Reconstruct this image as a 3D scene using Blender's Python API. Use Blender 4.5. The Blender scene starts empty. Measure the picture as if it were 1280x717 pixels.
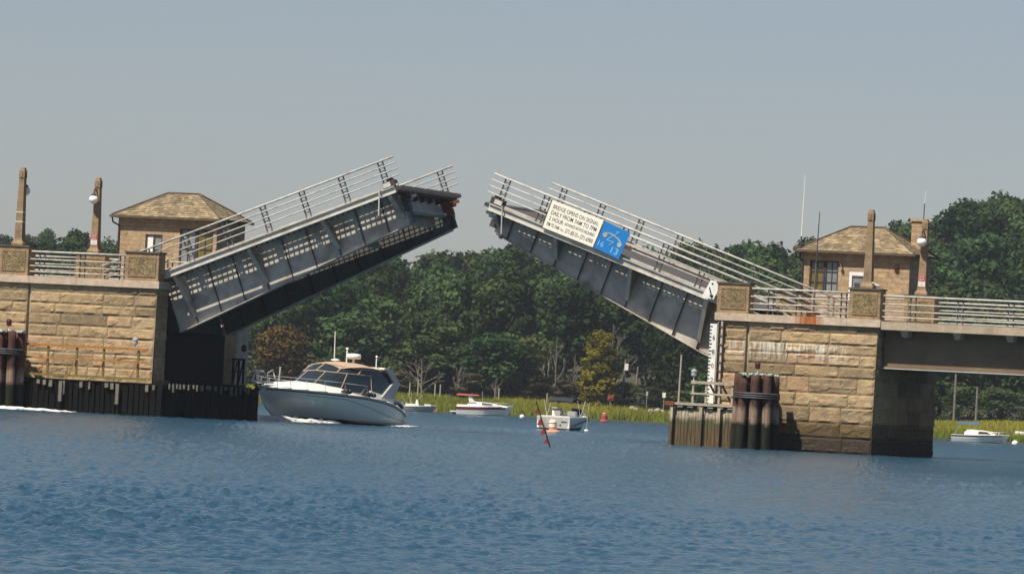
import bpy, math, random
import numpy as np
from mathutils import Vector, Matrix, noise
R = math.radians
random.seed(7)
rng = np.random.default_rng(7)
C = bpy.context.scene.collection
scene = bpy.context.scene

# ------------------------------------------------------------------ camera
F_PX, CAM_H, ROLL, V0 = 7280.0, 1.5, R(3.0), 146.5
cam = bpy.data.cameras.new('camera'); cam.sensor_width = 36; cam.sensor_fit = 'HORIZONTAL'
cam.lens = F_PX/1280*36; cam.clip_start = 1; cam.clip_end = 9000
camo = bpy.data.objects.new('camera', cam); C.objects.link(camo)
pitch = math.atan(V0/F_PX)
fwd = Vector((0, math.cos(pitch), math.sin(pitch))); up0 = Vector((0, -math.sin(pitch), math.cos(pitch)))
xr = Vector((1,0,0))*math.cos(ROLL) + up0*math.sin(ROLL)
ur = -Vector((1,0,0))*math.sin(ROLL) + up0*math.cos(ROLL)
M = Matrix((xr, ur, -fwd)).transposed().to_4x4(); M.translation = (0,0,CAM_H)
camo.matrix_world = M
scene.camera = camo
# ------------------------------------------------------------------ world, sun, exposure
TH = R(20)
A = Vector((math.cos(TH), -math.sin(TH), 0)); T = Vector((math.sin(TH), math.cos(TH), 0))
SUN_EL, SUN_PHI = R(58), R(23)
sh = -A*math.sin(SUN_PHI) - T*math.cos(SUN_PHI)
SUN = Vector((sh.x*math.cos(SUN_EL), sh.y*math.cos(SUN_EL), math.sin(SUN_EL)))
world = bpy.data.worlds.new('World'); scene.world = world; world.use_nodes = True
nt = world.node_tree; bg = nt.nodes['Background']
sky = nt.nodes.new('ShaderNodeTexSky'); sky.sky_type = 'NISHITA'; sky.sun_disc = False
sky.sun_elevation = SUN_EL; sky.sun_rotation = math.atan2(sh.x, sh.y) % (2*math.pi)
sky.air_density = 1.0; sky.dust_density = 0.5; sky.ozone_density = 3.0; sky.altitude = 0
hs = nt.nodes.new('ShaderNodeHueSaturation'); hs.inputs['Saturation'].default_value = 0.85; hs.inputs['Value'].default_value = 1.0
nt.links.new(sky.outputs[0], hs.inputs['Color']); tn = nt.nodes.new('ShaderNodeMix'); tn.data_type = 'RGBA'; tn.blend_type = 'MULTIPLY'; tn.inputs[0].default_value = 1.0; tn.inputs[7].default_value = (0.95, 0.92, 1.01, 1)
nt.links.new(hs.outputs[0], tn.inputs[6]); nt.links.new(tn.outputs[2], bg.inputs[0]); bg.inputs[1].default_value = 0.056
sl = bpy.data.lights.new('sun', 'SUN'); sl.energy = 5.0; sl.angle = R(0.53); sl.color = (1.0, 0.93, 0.82)
so = bpy.data.objects.new('sun', sl); C.objects.link(so); so.rotation_euler = SUN.to_track_quat('Z','Y').to_euler(); so.location = (0,200,200)
scene.view_settings.view_transform = 'Standard'; scene.view_settings.look = 'None'
scene.view_settings.exposure = 0.43; scene.view_settings.gamma = 1.0; scene.view_settings.use_curve_mapping = False
scene.cycles.max_bounces = 6; scene.cycles.transparent_max_bounces = 8; scene.cycles.volume_bounces = 0
scene.cycles.use_denoising = True

# ------------------------------------------------------------------ materials
def newmat(name):
    m = bpy.data.materials.new(name); m.use_nodes = True
    return m, m.node_tree, m.node_tree.nodes['Principled BSDF']
def N(nt, typ, **kw):
    n = nt.nodes.new(typ)
    for k, v in kw.items():
        if k in n.inputs: n.inputs[k].default_value = v
        else: setattr(n, k, v)
    return n
def L(nt, a, b): nt.links.new(a, b)
def ramp(nt, fac, stops):
    r = nt.nodes.new('ShaderNodeValToRGB'); e = r.color_ramp.elements
    while len(e) < len(stops): e.new(0.5)
    for i, (p, c) in enumerate(stops): e[i].position = p; e[i].color = (*c, 1)
    nt.links.new(fac, r.inputs[0]); return r.outputs[0]
def mix(nt, fac, a, b, mode='MIX'):
    n = nt.nodes.new('ShaderNodeMix'); n.data_type = 'RGBA'; n.blend_type = mode
    for sock, v in ((n.inputs[0], fac), (n.inputs[6], a), (n.inputs[7], b)):
        if isinstance(v, (int, float)): sock.default_value = v
        elif isinstance(v, tuple): sock.default_value = (*v, 1)
        else: nt.links.new(v, sock)
    return n.outputs[2]
def bump(nt, h, strength, dist, bsdf, normal=None):
    b = nt.nodes.new('ShaderNodeBump'); b.inputs['Strength'].default_value = strength; b.inputs['Distance'].default_value = dist
    nt.links.new(h, b.inputs['Height'])
    if normal: nt.links.new(normal, b.inputs['Normal'])
    nt.links.new(b.outputs[0], bsdf.inputs['Normal']); return b.outputs[0]
def sc(c, k): return tuple(min(1, x*k) for x in c)
def mat(name, col, rough=0.6, metal=0.0, var=0.25, vscale=3.0, bmp=0.0, bscale=20.0, dirt=None, dscale=1.2, damt=0.5):
    m, t, p = newmat(name)
    tc = N(t, 'ShaderNodeTexCoord')
    n = N(t, 'ShaderNodeTexNoise', Scale=vscale, Detail=6.0, Roughness=0.65); L(t, tc.outputs['Object'], n.inputs['Vector'])
    c = ramp(t, n.outputs[0], [(0.3, sc(col, 1-var)), (0.7, sc(col, 1+var))])
    if dirt:
        n2 = N(t, 'ShaderNodeTexNoise', Scale=dscale, Detail=8.0, Roughness=0.7); L(t, tc.outputs['Object'], n2.inputs['Vector'])
        f = ramp(t, n2.outputs[0], [(0.48, (0,0,0)), (0.68, (damt,)*3)])
        c = mix(t, f, c, dirt)
    L(t, c, p.inputs['Base Color']); p.inputs['Roughness'].default_value = rough; p.inputs['Metallic'].default_value = metal
    if bmp:
        n3 = N(t, 'ShaderNodeTexNoise', Scale=bscale, Detail=5.0); L(t, tc.outputs['Object'], n3.inputs['Vector']); bump(t, n3.outputs[0], bmp, 0.05, p)
    return m
def glass(name, col=(0.02,0.03,0.035), rough=0.05):
    m, t, p = newmat(name); p.inputs['Base Color'].default_value = (*col,1); p.inputs['Roughness'].default_value = rough
    p.inputs['IOR'].default_value = 1.5
    return m

MAT = {}
def build_materials():
    # rock faced ashlar: tone per block, algae and mussel bands by height, lime streaks
    m, t, p = newmat('ashlar')
    tc = N(t, 'ShaderNodeTexCoord'); geo = N(t, 'ShaderNodeNewGeometry')
    at = N(t, 'ShaderNodeAttribute', attribute_name='tone')
    n = N(t, 'ShaderNodeTexNoise', Scale=2.2, Detail=8.0, Roughness=0.7); L(t, tc.outputs['Object'], n.inputs['Vector'])
    c1 = ramp(t, at.outputs['Fac'], [(0.0, (0.23,0.165,0.09)), (0.25, (0.33,0.235,0.13)), (0.6,(0.41,0.288,0.15)), (0.85, (0.46,0.33,0.185)), (1.0, (0.40,0.245,0.135))])
    c2 = ramp(t, n.outputs[0], [(0.3, (0.6,0.58,0.55)), (0.55, (1,1,1)), (0.8, (1.25,1.2,1.1))])
    c = mix(t, 1.0, c1, c2, 'MULTIPLY')
    # fine pitted grain
    n4 = N(t, 'ShaderNodeTexNoise', Scale=14.0, Detail=6.0, Roughness=0.75); L(t, tc.outputs['Object'], n4.inputs['Vector'])
    c = mix(t, 0.6, c, ramp(t, n4.outputs[0], [(0.3, (0.55,0.55,0.55)), (0.65, (1.2,1.2,1.2))]), 'MULTIPLY')
    sep = N(t, 'ShaderNodeSeparateXYZ'); L(t, geo.outputs['Position'], sep.inputs[0])
    # streaks: stretched noise in height
    mp = N(t, 'ShaderNodeMapping'); mp.inputs['Scale'].default_value = (9.0, 9.0, 0.8); L(t, tc.outputs['Object'], mp.inputs['Vector'])
    ns = N(t, 'ShaderNodeTexNoise', Scale=1.0, Detail=4.0, Roughness=0.6); L(t, mp.outputs[0], ns.inputs['Vector'])
    zr = N(t, 'ShaderNodeMapRange'); zr.inputs['From Min'].default_value = 4.1; zr.inputs['From Max'].default_value = 4.9; L(t, sep.outputs[2], zr.inputs['Value'])
    zr2 = N(t, 'ShaderNodeMapRange'); zr2.inputs['From Min'].default_value = 5.15; zr2.inputs['From Max'].default_value = 4.95; L(t, sep.outputs[2], zr2.inputs['Value'])
    xr_ = N(t, 'ShaderNodeMapRange'); xr_.inputs['From Min'].default_value = 8.0; xr_.inputs['From Max'].default_value = 12.5; L(t, sep.outputs[0], xr_.inputs['Value'])
    xr2 = N(t, 'ShaderNodeMapRange'); xr2.inputs['From Min'].default_value = 16.2; xr2.inputs['From Max'].default_value = 15.4; L(t, sep.outputs[0], xr2.inputs['Value'])
    def mul(a, b):
        q = N(t, 'ShaderNodeMath', operation='MULTIPLY'); L(t, a, q.inputs[0]); L(t, b, q.inputs[1]); return q.outputs[0]
    st = ramp(t, ns.outputs[0], [(0.46, (0,0,0)), (0.58, (1,1,1))])
    f = mul(mul(mul(zr.outputs[0], zr2.outputs[0]), mul(xr_.outputs[0], xr2.outputs[0])), st)
    c = mix(t, f, c, (0.62,0.57,0.48))
    # faint lime everywhere
    f2 = ramp(t, ns.outputs[0], [(0.66, (0,0,0)), (0.78, (0.5,0.5,0.5))])
    c = mix(t, f2, c, (0.55,0.48,0.38))
    # algae / mussel bands
    nz = N(t, 'ShaderNodeTexNoise', Scale=3.0, Detail=5.0); L(t, tc.outputs['Object'], nz.inputs['Vector'])
    ad = N(t, 'ShaderNodeMath', operation='MULTIPLY_ADD'); ad.inputs[1].default_value = 0.45; L(t, nz.outputs[0], ad.inputs[0]); L(t, sep.outputs[2], ad.inputs[2])
    band = ramp(t, N(t,'ShaderNodeMath',operation='MULTIPLY').outputs[0], [(0,(0,0,0)),(1,(1,1,1))])
    mr = N(t, 'ShaderNodeMapRange'); mr.inputs['From Min'].default_value = 1.75; mr.inputs['From Max'].default_value = 1.6; L(t, ad.outputs[0], mr.inputs['Value'])
    c = mix(t, mr.outputs[0], c, mix(t, 1.0, c, (0.36,0.33,0.24), 'MULTIPLY'))
    mr2 = N(t, 'ShaderNodeMapRange'); mr2.inputs['From Min'].default_value = 1.12; mr2.inputs['From Max'].default_value = 0.98; L(t, ad.outputs[0], mr2.inputs['Value'])
    nm = N(t, 'ShaderNodeTexNoise', Scale=9.0, Detail=6.0, Roughness=0.8); L(t, tc.outputs['Object'], nm.inputs['Vector'])
    mus = ramp(t, nm.outputs[0], [(0.35, (0.008,0.006,0.004)), (0.6, (0.06,0.04,0.02)), (0.75, (0.12,0.085,0.04))])
    c = mix(t, mr2.outputs[0], c, mus)
    L(t, c, p.inputs['Base Color']); p.inputs['Roughness'].default_value = 0.9
    bump(t, n4.outputs[0], 0.8, 0.04, p)
    MAT['ashlar'] = m
    # house stone: coursed blocks
    m, t, p = newmat('house_stone')
    tc = N(t, 'ShaderNodeTexCoord'); mp = N(t, 'ShaderNodeMapping'); mp.inputs['Rotation'].default_value = (R(90),0,0); 
    sp = N(t, 'ShaderNodeSeparateXYZ'); L(t, tc.outputs['Object'], sp.inputs[0])
    adx = N(t, 'ShaderNodeMath', operation='ADD'); L(t, sp.outputs[0], adx.inputs[0]); L(t, sp.outputs[1], adx.inputs[1])
    cb = N(t, 'ShaderNodeCombineXYZ'); L(t, adx.outputs[0], cb.inputs[0]); L(t, sp.outputs[2], cb.inputs[1])
    br = N(t, 'ShaderNodeTexBrick', Scale=1.0); L(t, cb.outputs[0], br.inputs['Vector'])
    br.inputs['Brick Width'].default_value = 0.52; br.inputs['Row Height'].default_value = 0.24; br.inputs['Mortar Size'].default_value = 0.014
    br.inputs['Color1'].default_value = (0.36,0.245,0.135,1); br.inputs['Color2'].default_value = (0.47,0.33,0.19,1); br.inputs['Mortar'].default_value = (0.36,0.26,0.17,1); br.inputs['Bias'].default_value = 0.1
    n = N(t, 'ShaderNodeTexNoise', Scale=3.5, Detail=7.0, Roughness=0.75); L(t, tc.outputs['Object'], n.inputs['Vector'])
    c = mix(t, 0.8, br.outputs[0], ramp(t, n.outputs[0], [(0.3,(0.5,0.48,0.45)),(0.6,(1.1,1.1,1.1))]), 'MULTIPLY')
    L(t, c, p.inputs['Base Color']); p.inputs['Roughness'].default_value = 0.9
    hsum = N(t, 'ShaderNodeMath', operation='MULTIPLY_ADD'); hsum.inputs[1].default_value = -1.2; L(t, br.outputs['Fac'], hsum.inputs[0]); L(t, n.outputs[0], hsum.inputs[2])
    bump(t, hsum.outputs[0], 0.9, 0.05, p)
    MAT['house'] = m
    # roof shingles
    m, t, p = newmat('slate_shingle')
    tc = N(t, 'ShaderNodeTexCoord'); uv = N(t, 'ShaderNodeUVMap')
    br = N(t, 'ShaderNodeTexBrick', Scale=1.0); L(t, uv.outputs[0], br.inputs['Vector'])
    br.inputs['Brick Width'].default_value = 0.26; br.inputs['Row Height'].default_value = 0.16; br.inputs['Mortar Size'].default_value = 0.012
    br.inputs['Color1'].default_value = (0.25,0.185,0.10,1); br.inputs['Color2'].default_value = (0.42,0.33,0.17,1); br.inputs['Mortar'].default_value = (0.08,0.06,0.04,1)
    n = N(t, 'ShaderNodeTexNoise', Scale=4.0, Detail=6.0, Roughness=0.8); L(t, tc.outputs['Object'], n.inputs['Vector'])
    c = mix(t, 0.9, br.outputs[0], ramp(t, n.outputs[0], [(0.35,(0.42,0.42,0.42)),(0.6,(1.2,1.15,1.05))]), 'MULTIPLY')
    L(t, c, p.inputs['Base Color']); p.inputs['Roughness'].default_value = 0.85
    bump(t, br.outputs['Fac'], 0.9, -0.06, p)
    MAT['shingle'] = m
    # coping with rust stains
    m, t, p = newmat('coping_stone')
    tc = N(t, 'ShaderNodeTexCoord'); n = N(t, 'ShaderNodeTexNoise', Scale=3.0, Detail=8.0, Roughness=0.7); L(t, tc.outputs['Object'], n.inputs['Vector'])
    c = ramp(t, n.outputs[0], [(0.3,(0.36,0.27,0.19)),(0.7,(0.60,0.47,0.35))])
    sp = N(t, 'ShaderNodeSeparateXYZ'); L(t, tc.outputs['Object'], sp.inputs[0])
    mp = N(t, 'ShaderNodeMapping'); mp.inputs['Scale'].default_value = (9,3,1); L(t, tc.outputs['Object'], mp.inputs['Vector'])
    ns = N(t, 'ShaderNodeTexNoise', Scale=1.0, Detail=5.0); L(t, mp.outputs[0], ns.inputs['Vector'])
    ds = N(t, 'ShaderNodeMath', operation='SUBTRACT'); ds.inputs[1].default_value = 15.0; L(t, sp.outputs[0], ds.inputs[0])
    ab = N(t, 'ShaderNodeMath', operation='ABSOLUTE'); L(t, ds.outputs[0], ab.inputs[0])
    mr = N(t, 'ShaderNodeMapRange'); mr.inputs['From Min'].default_value = 0.8; mr.inputs['From Max'].default_value = 0.35; L(t, ab.outputs[0], mr.inputs['Value'])
    mm = N(t, 'ShaderNodeMath', operation='MULTIPLY'); L(t, mr.outputs[0], mm.inputs[0]); L(t, ramp(t, ns.outputs[0], [(0.3,(0.45,0.45,0.45)),(0.5,(1,1,1))]), mm.inputs[1])
    c = mix(t, mm.outputs[0], c, (0.33,0.09,0.010))
    L(t, c, p.inputs['Base Color']); p.inputs['Roughness'].default_value = 0.85; bump(t, n.outputs[0], 0.4, 0.03, p)
    MAT['coping'] = m
    # obelisk / pedestal concrete with exposed aggregate
    def agg(name, c0, c1, s):
        m, t, p = newmat(name); tc = N(t, 'ShaderNodeTexCoord')
        v = N(t, 'ShaderNodeTexVoronoi', Scale=s); L(t, tc.outputs['Object'], v.inputs['Vector'])
        n = N(t, 'ShaderNodeTexNoise', Scale=2.0, Detail=7.0, Roughness=0.7); L(t, tc.outputs['Object'], n.inputs['Vector'])
        sepc = N(t, 'ShaderNodeSeparateColor'); L(t, v.outputs['Color'], sepc.inputs[0])
        c = ramp(t, sepc.outputs[0], [(0.0, c0), (1.0, c1)])
        c = mix(t, 0.8, c, ramp(t, n.outputs[0], [(0.3,(0.45,0.43,0.4)),(0.65,(1.15,1.12,1.1))]), 'MULTIPLY')
        L(t, c, p.inputs['Base Color']); p.inputs['Roughness'].default_value = 0.9; bump(t, v.outputs['Distance'], 0.5, 0.02, p); return m
    MAT['aggregate'] = agg('exposed_aggregate', (0.24,0.16,0.085), (0.40,0.28,0.155), 30)
    MAT['panel'] = agg('pebble_panel', (0.10,0.075,0.035), (0.34,0.25,0.12), 16)
    MAT['obelisk'] = agg('obelisk_stone', (0.22,0.15,0.085), (0.34,0.235,0.135), 22)
    MAT['capdark'] = mat('dark_cap', (0.10,0.075,0.05), 0.9, dirt=(0.03,0.025,0.02))
    # steel
    MAT['rail'] = mat('rail_paint', (0.50,0.48,0.42), 0.55, var=0.12, dirt=(0.12,0.07,0.04), dscale=2.5, damt=0.6)
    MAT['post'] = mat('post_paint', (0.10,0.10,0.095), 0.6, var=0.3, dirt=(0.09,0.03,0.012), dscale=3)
    MAT['steelshade'] = mat('shaded_girder_paint', (0.10,0.095,0.085), 0.6, var=0.3, dirt=(0.10,0.035,0.015), dscale=1.5)  # far girder web: under-deck shade put into a darker paint colour
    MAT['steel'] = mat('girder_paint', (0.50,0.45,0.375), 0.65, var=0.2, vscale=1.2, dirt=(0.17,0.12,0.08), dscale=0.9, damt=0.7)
    MAT['fascia'] = mat('fascia_paint', (0.52,0.50,0.44), 0.55, var=0.1, vscale=1.5, dirt=(0.22,0.17,0.12), dscale=1.0, damt=0.6)
    MAT['darksteel'] = mat('dark_steel', (0.045,0.045,0.05), 0.6, var=0.4, dirt=(0.10,0.035,0.015), dscale=2)
    MAT['rust'] = mat('rusty_iron', (0.16,0.05,0.02), 0.85, var=0.4)
    MAT['beam'] = mat('approach_girder_paint', (0.17,0.122,0.072), 0.75, var=0.15, vscale=0.8, dirt=(0.09,0.06,0.035), dscale=0.6, damt=0.6)
    MAT['conc'] = mat('deck_concrete', (0.40,0.32,0.22), 0.85, var=0.2, bmp=0.3, dirt=(0.17,0.11,0.06), dscale=1)
    MAT['road'] = mat('asphalt', (0.07,0.065,0.06), 0.9, var=0.2)
    MAT['white'] = mat('white_paint', (0.78,0.76,0.70), 0.5, var=0.06, dirt=(0.5,0.45,0.35), dscale=2, damt=0.4)
    MAT['globe'] = mat('white_globe_glass', (0.80,0.78,0.72), 0.25, var=0.05)
    MAT['signwhite'] = mat('sign_white', (0.86,0.80,0.66), 0.5, var=0.04)
    MAT['signblue'] = mat('sign_blue', (0.0,0.17,0.48), 0.6, var=0.12)
    MAT['signtan'] = mat('sign_mark_tan', (0.34,0.38,0.34), 0.5, var=0.2)
    MAT['signgrey'] = mat('sign_mark_pale_blue', (0.24,0.46,0.66), 0.5, var=0.12)
    MAT['black'] = mat('black_paint', (0.012,0.012,0.013), 0.5, var=0.2)
    MAT['ink'] = mat('sign_lettering', (0.035,0.032,0.03), 0.6, var=0.1)
    MAT['red'] = mat('red_paint', (0.36,0.035,0.03), 0.5, var=0.2)
    MAT['buoyred'] = mat('faded_red_buoy', (0.26,0.045,0.035), 0.7, var=0.2)
    MAT['lanternred'] = mat('dark_red_lantern', (0.07,0.010,0.012), 0.4, var=0.3)
    MAT['orange'] = mat('orange_paint', (0.75,0.22,0.10), 0.5, var=0.15, dirt=(0.6,0.5,0.4), dscale=5)
    MAT['glass'] = glass('dark_glass'); MAT['paleglass'] = mat('curtained_pane', (0.22,0.23,0.22), 0.15, var=0.3, vscale=2)
    MAT['tanreflection'] = mat('tan_reflection_pane', (0.16,0.12,0.03), 0.15, var=0.5, vscale=3)  # yellow-tan window reflection put into the pane colour
    # timber with waterline bands
    def timber(name, top, mid, low, z1, z2):
        m, t, p = newmat(name); tc = N(t, 'ShaderNodeTexCoord'); geo = N(t, 'ShaderNodeNewGeometry')
        mp = N(t, 'ShaderNodeMapping'); mp.inputs['Scale'].default_value = (14,14,1.2); L(t, tc.outputs['Object'], mp.inputs['Vector'])
        n = N(t, 'ShaderNodeTexNoise', Scale=1.0, Detail=6.0, Roughness=0.7); L(t, mp.outputs[0], n.inputs['Vector'])
        n2 = N(t, 'ShaderNodeTexNoise', Scale=2.5, Detail=4.0); L(t, geo.outputs['Position'], n2.inputs['Vector'])
        sp = N(t, 'ShaderNodeSeparateXYZ'); L(t, geo.outputs['Position'], sp.inputs[0])
        ad = N(t, 'ShaderNodeMath', operation='MULTIPLY_ADD'); ad.inputs[1].default_value = 0.7; L(t, n2.outputs[0], ad.inputs[0]); L(t, sp.outputs[2], ad.inputs[2])
        dv = N(t, 'ShaderNodeMath', operation='DIVIDE'); dv.inputs[1].default_value = 4.5; L(t, ad.outputs[0], dv.inputs[0])
        c = ramp(t, dv.outputs[0], [(0.0, low), (z1/4.5, low), (z1/4.5+0.05, mid), (z2/4.5, mid), (z2/4.5+0.07, top)])
        c = mix(t, 0.85, c, ramp(t, n.outputs[0], [(0.32,(0.3,0.28,0.26)),(0.62,(1.3,1.3,1.3))]), 'MULTIPLY')
        L(t, c, p.inputs['Base Color']); p.inputs['Roughness'].default_value = 0.85; bump(t, n.outputs[0], 0.7, 0.03, p); p.inputs['Specular IOR Level'].default_value = 0.15; return m
    MAT['plank'] = timber('weathered_plank', (0.46,0.38,0.27), (0.10,0.095,0.05), (0.12,0.085,0.045), 1.15, 1.5)
    MAT['pile'] = timber('creosote_pile', (0.075,0.04,0.03), (0.26,0.18,0.13), (0.018,0.02,0.012), 1.5, 2.1)
    MAT['pile2'] = timber('creosote_pile_red', (0.13,0.045,0.03), (0.30,0.2,0.16), (0.03,0.032,0.018), 1.5, 2.0)
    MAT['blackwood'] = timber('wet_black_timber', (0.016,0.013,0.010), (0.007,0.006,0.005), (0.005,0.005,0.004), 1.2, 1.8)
    MAT['paleend'] = mat('pale_pile_head', (0.16,0.14,0.11), 0.9, var=0.5, vscale=8)
    MAT['greywood'] = mat('grey_weathered_wood', (0.36,0.31,0.23), 0.85, var=0.3, vscale=6)
    MAT['orangewood'] = mat('orange_stained_wood', (0.34,0.14,0.03), 0.7, var=0.25, vscale=6)
    MAT['olivewood'] = mat('olive_stained_wood', (0.16,0.12,0.03), 0.7, var=0.25, vscale=6)
    MAT['guano'] = mat('guano_streaked_netting', (0.40,0.47,0.40), 0.8, var=0.5, vscale=9)
    # boats
    MAT['gel'] = mat('white_gelcoat', (0.80,0.77,0.69), 0.3, var=0.05)
    MAT['hullcream'] = mat('cream_gelcoat', (0.88,0.86,0.76), 0.22, var=0.06)
    MAT['antifoul'] = mat('dark_antifouling', (0.02,0.022,0.026), 0.5)
    MAT['stripe'] = mat('dark_hull_stripe', (0.03,0.035,0.05), 0.4)
    MAT['maroon'] = mat('maroon_gelcoat', (0.20,0.02,0.03), 0.3, var=0.1)
    MAT['canvas'] = mat('tan_canvas', (0.42,0.30,0.20), 0.8, var=0.12, vscale=3)
    MAT['bluecanvas'] = mat('blue_canvas', (0.03,0.10,0.20), 0.8)
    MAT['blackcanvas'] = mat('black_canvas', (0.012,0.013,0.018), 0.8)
    MAT['redcanvas'] = mat('red_canvas', (0.35,0.06,0.04), 0.8)
    MAT['chrome'] = mat('stainless_rail', (0.62,0.6,0.56), 0.25, metal=0.7, var=0.05)
    MAT['greygel'] = mat('grey_arch', (0.36,0.36,0.35), 0.35, var=0.05)
    MAT['chair'] = mat('seat_vinyl', (0.6,0.56,0.48), 0.6)
    # bark and dead wood
    MAT['bark'] = mat('bark', (0.045,0.036,0.027), 0.95, var=0.4, vscale=4)
    MAT['deadwood'] = mat('bleached_wood', (0.17,0.145,0.115), 0.9, var=0.3, vscale=4)
    MAT['rock'] = mat('shore_rock', (0.30,0.27,0.22), 0.9, var=0.35, vscale=1.5, bmp=0.5, bscale=4)
    # foliage
    def leaf(name, dark, light, hue=0.03, trans=0.25):
        m, t, p = newmat(name); at = N(t, 'ShaderNodeAttribute', attribute_name='tone'); oi = N(t, 'ShaderNodeObjectInfo')
        c = ramp(t, at.outputs['Fac'], [(0.0, dark), (1.0, light)])
        h = N(t, 'ShaderNodeHueSaturation'); L(t, c, h.inputs['Color'])
        mr = N(t, 'ShaderNodeMapRange'); mr.inputs['To Min'].default_value = 0.5-hue; mr.inputs['To Max'].default_value = 0.5+hue; L(t, oi.outputs['Random'], mr.inputs['Value']); L(t, mr.outputs[0], h.inputs['Hue'])
        m3 = N(t, 'ShaderNodeMath', operation='MULTIPLY'); m3.inputs[1].default_value = 7.31; L(t, oi.outputs['Random'], m3.inputs[0])
        fr = N(t, 'ShaderNodeMath', operation='FRACT'); L(t, m3.outputs[0], fr.inputs[0])
        mr2 = N(t, 'ShaderNodeMapRange'); mr2.inputs['To Min'].default_value = 0.55; mr2.inputs['To Max'].default_value = 1.5; L(t, fr.outputs[0], mr2.inputs['Value']); L(t, mr2.outputs[0], h.inputs['Value'])
        d = N(t, 'ShaderNodeBsdfDiffuse'); tr = N(t, 'ShaderNodeBsdfTranslucent'); mx = N(t, 'ShaderNodeMixShader'); mx.inputs[0].default_value = trans
        L(t, h.outputs[0], d.inputs[0]); L(t, h.outputs[0], tr.inputs[0]); L(t, d.outputs[0], mx.inputs[1]); L(t, tr.outputs[0], mx.inputs[2])
        L(t, mx.outputs[0], t.nodes['Material Output'].inputs[0]); t.nodes.remove(p); return m
    MAT['leaf'] = leaf('leaf_green', (0.013,0.028,0.014), (0.070,0.108,0.038))
    MAT['leafolive'] = leaf('leaf_olive', (0.04,0.055,0.022), (0.12,0.15,0.05), 0.01)
    MAT['leafyellow'] = leaf('leaf_yellow', (0.10,0.11,0.015), (0.50,0.42,0.05), 0.005, 0.3)
    MAT['leaforange'] = leaf('leaf_orange', (0.06,0.05,0.02), (0.21,0.12,0.035), 0.01)
    MAT['leafbrown'] = leaf('leaf_grey_brown', (0.05,0.045,0.028), (0.12,0.10,0.06), 0.01)
    MAT['grass'] = leaf('marsh_grass_blade', (0.11,0.16,0.022), (0.37,0.33,0.05), 0.0)
    # ground
    MAT['ground'] = mat('wooded_ground', (0.05,0.045,0.025), 0.95, var=0.4, vscale=0.1, dirt=(0.07,0.08,0.03), dscale=0.05)
    MAT['mud'] = MAT['ground']
    # foam
    m, t, p = newmat('foam'); tc = N(t, 'ShaderNodeTexCoord'); n = N(t, 'ShaderNodeTexNoise', Scale=4.0, Detail=8.0, Roughness=0.8); L(t, tc.outputs['Object'], n.inputs['Vector'])
    L(t, ramp(t, n.outputs[0], [(0.35,(0.35,0.38,0.36)),(0.55,(0.85,0.83,0.76))]), p.inputs['Base Color']); p.inputs['Roughness'].default_value = 0.7; bump(t, n.outputs[0], 1.0, 0.08, p)
    MAT['foam'] = m
    # water
    m, t, p = newmat('river_water')
    p.inputs['Base Color'].default_value = (0.016,0.064,0.102,1); p.inputs['Roughness'].default_value = 0.12; p.inputs['IOR'].default_value = 1.33
    geo = N(t, 'ShaderNodeNewGeometry')
    def wn(sx, sy, scale, detail, rough=0.6):
        mp = N(t, 'ShaderNodeMapping'); mp.inputs['Scale'].default_value = (sx, sy, 1); mp.inputs['Rotation'].default_value = (0,0,R(8)); L(t, geo.outputs['Position'], mp.inputs['Vector'])
        n = N(t, 'ShaderNodeTexNoise', Scale=scale, Detail=detail, Roughness=rough); L(t, mp.outputs[0], n.inputs['Vector']); return n.outputs[0]
    a = wn(1.0, 1.0, 6.0, 4.0); b2 = wn(0.8, 1.0, 0.5, 4.0)
    s1 = N(t, 'ShaderNodeMath', operation='MULTIPLY_ADD'); s1.inputs[1].default_value = 2.5; L(t, b2, s1.inputs[0]); L(t, a, s1.inputs[2])
    bump(t, s1.outputs[0], 1.0, 0.14, p)
    MAT['water'] = m
build_materials()

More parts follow.
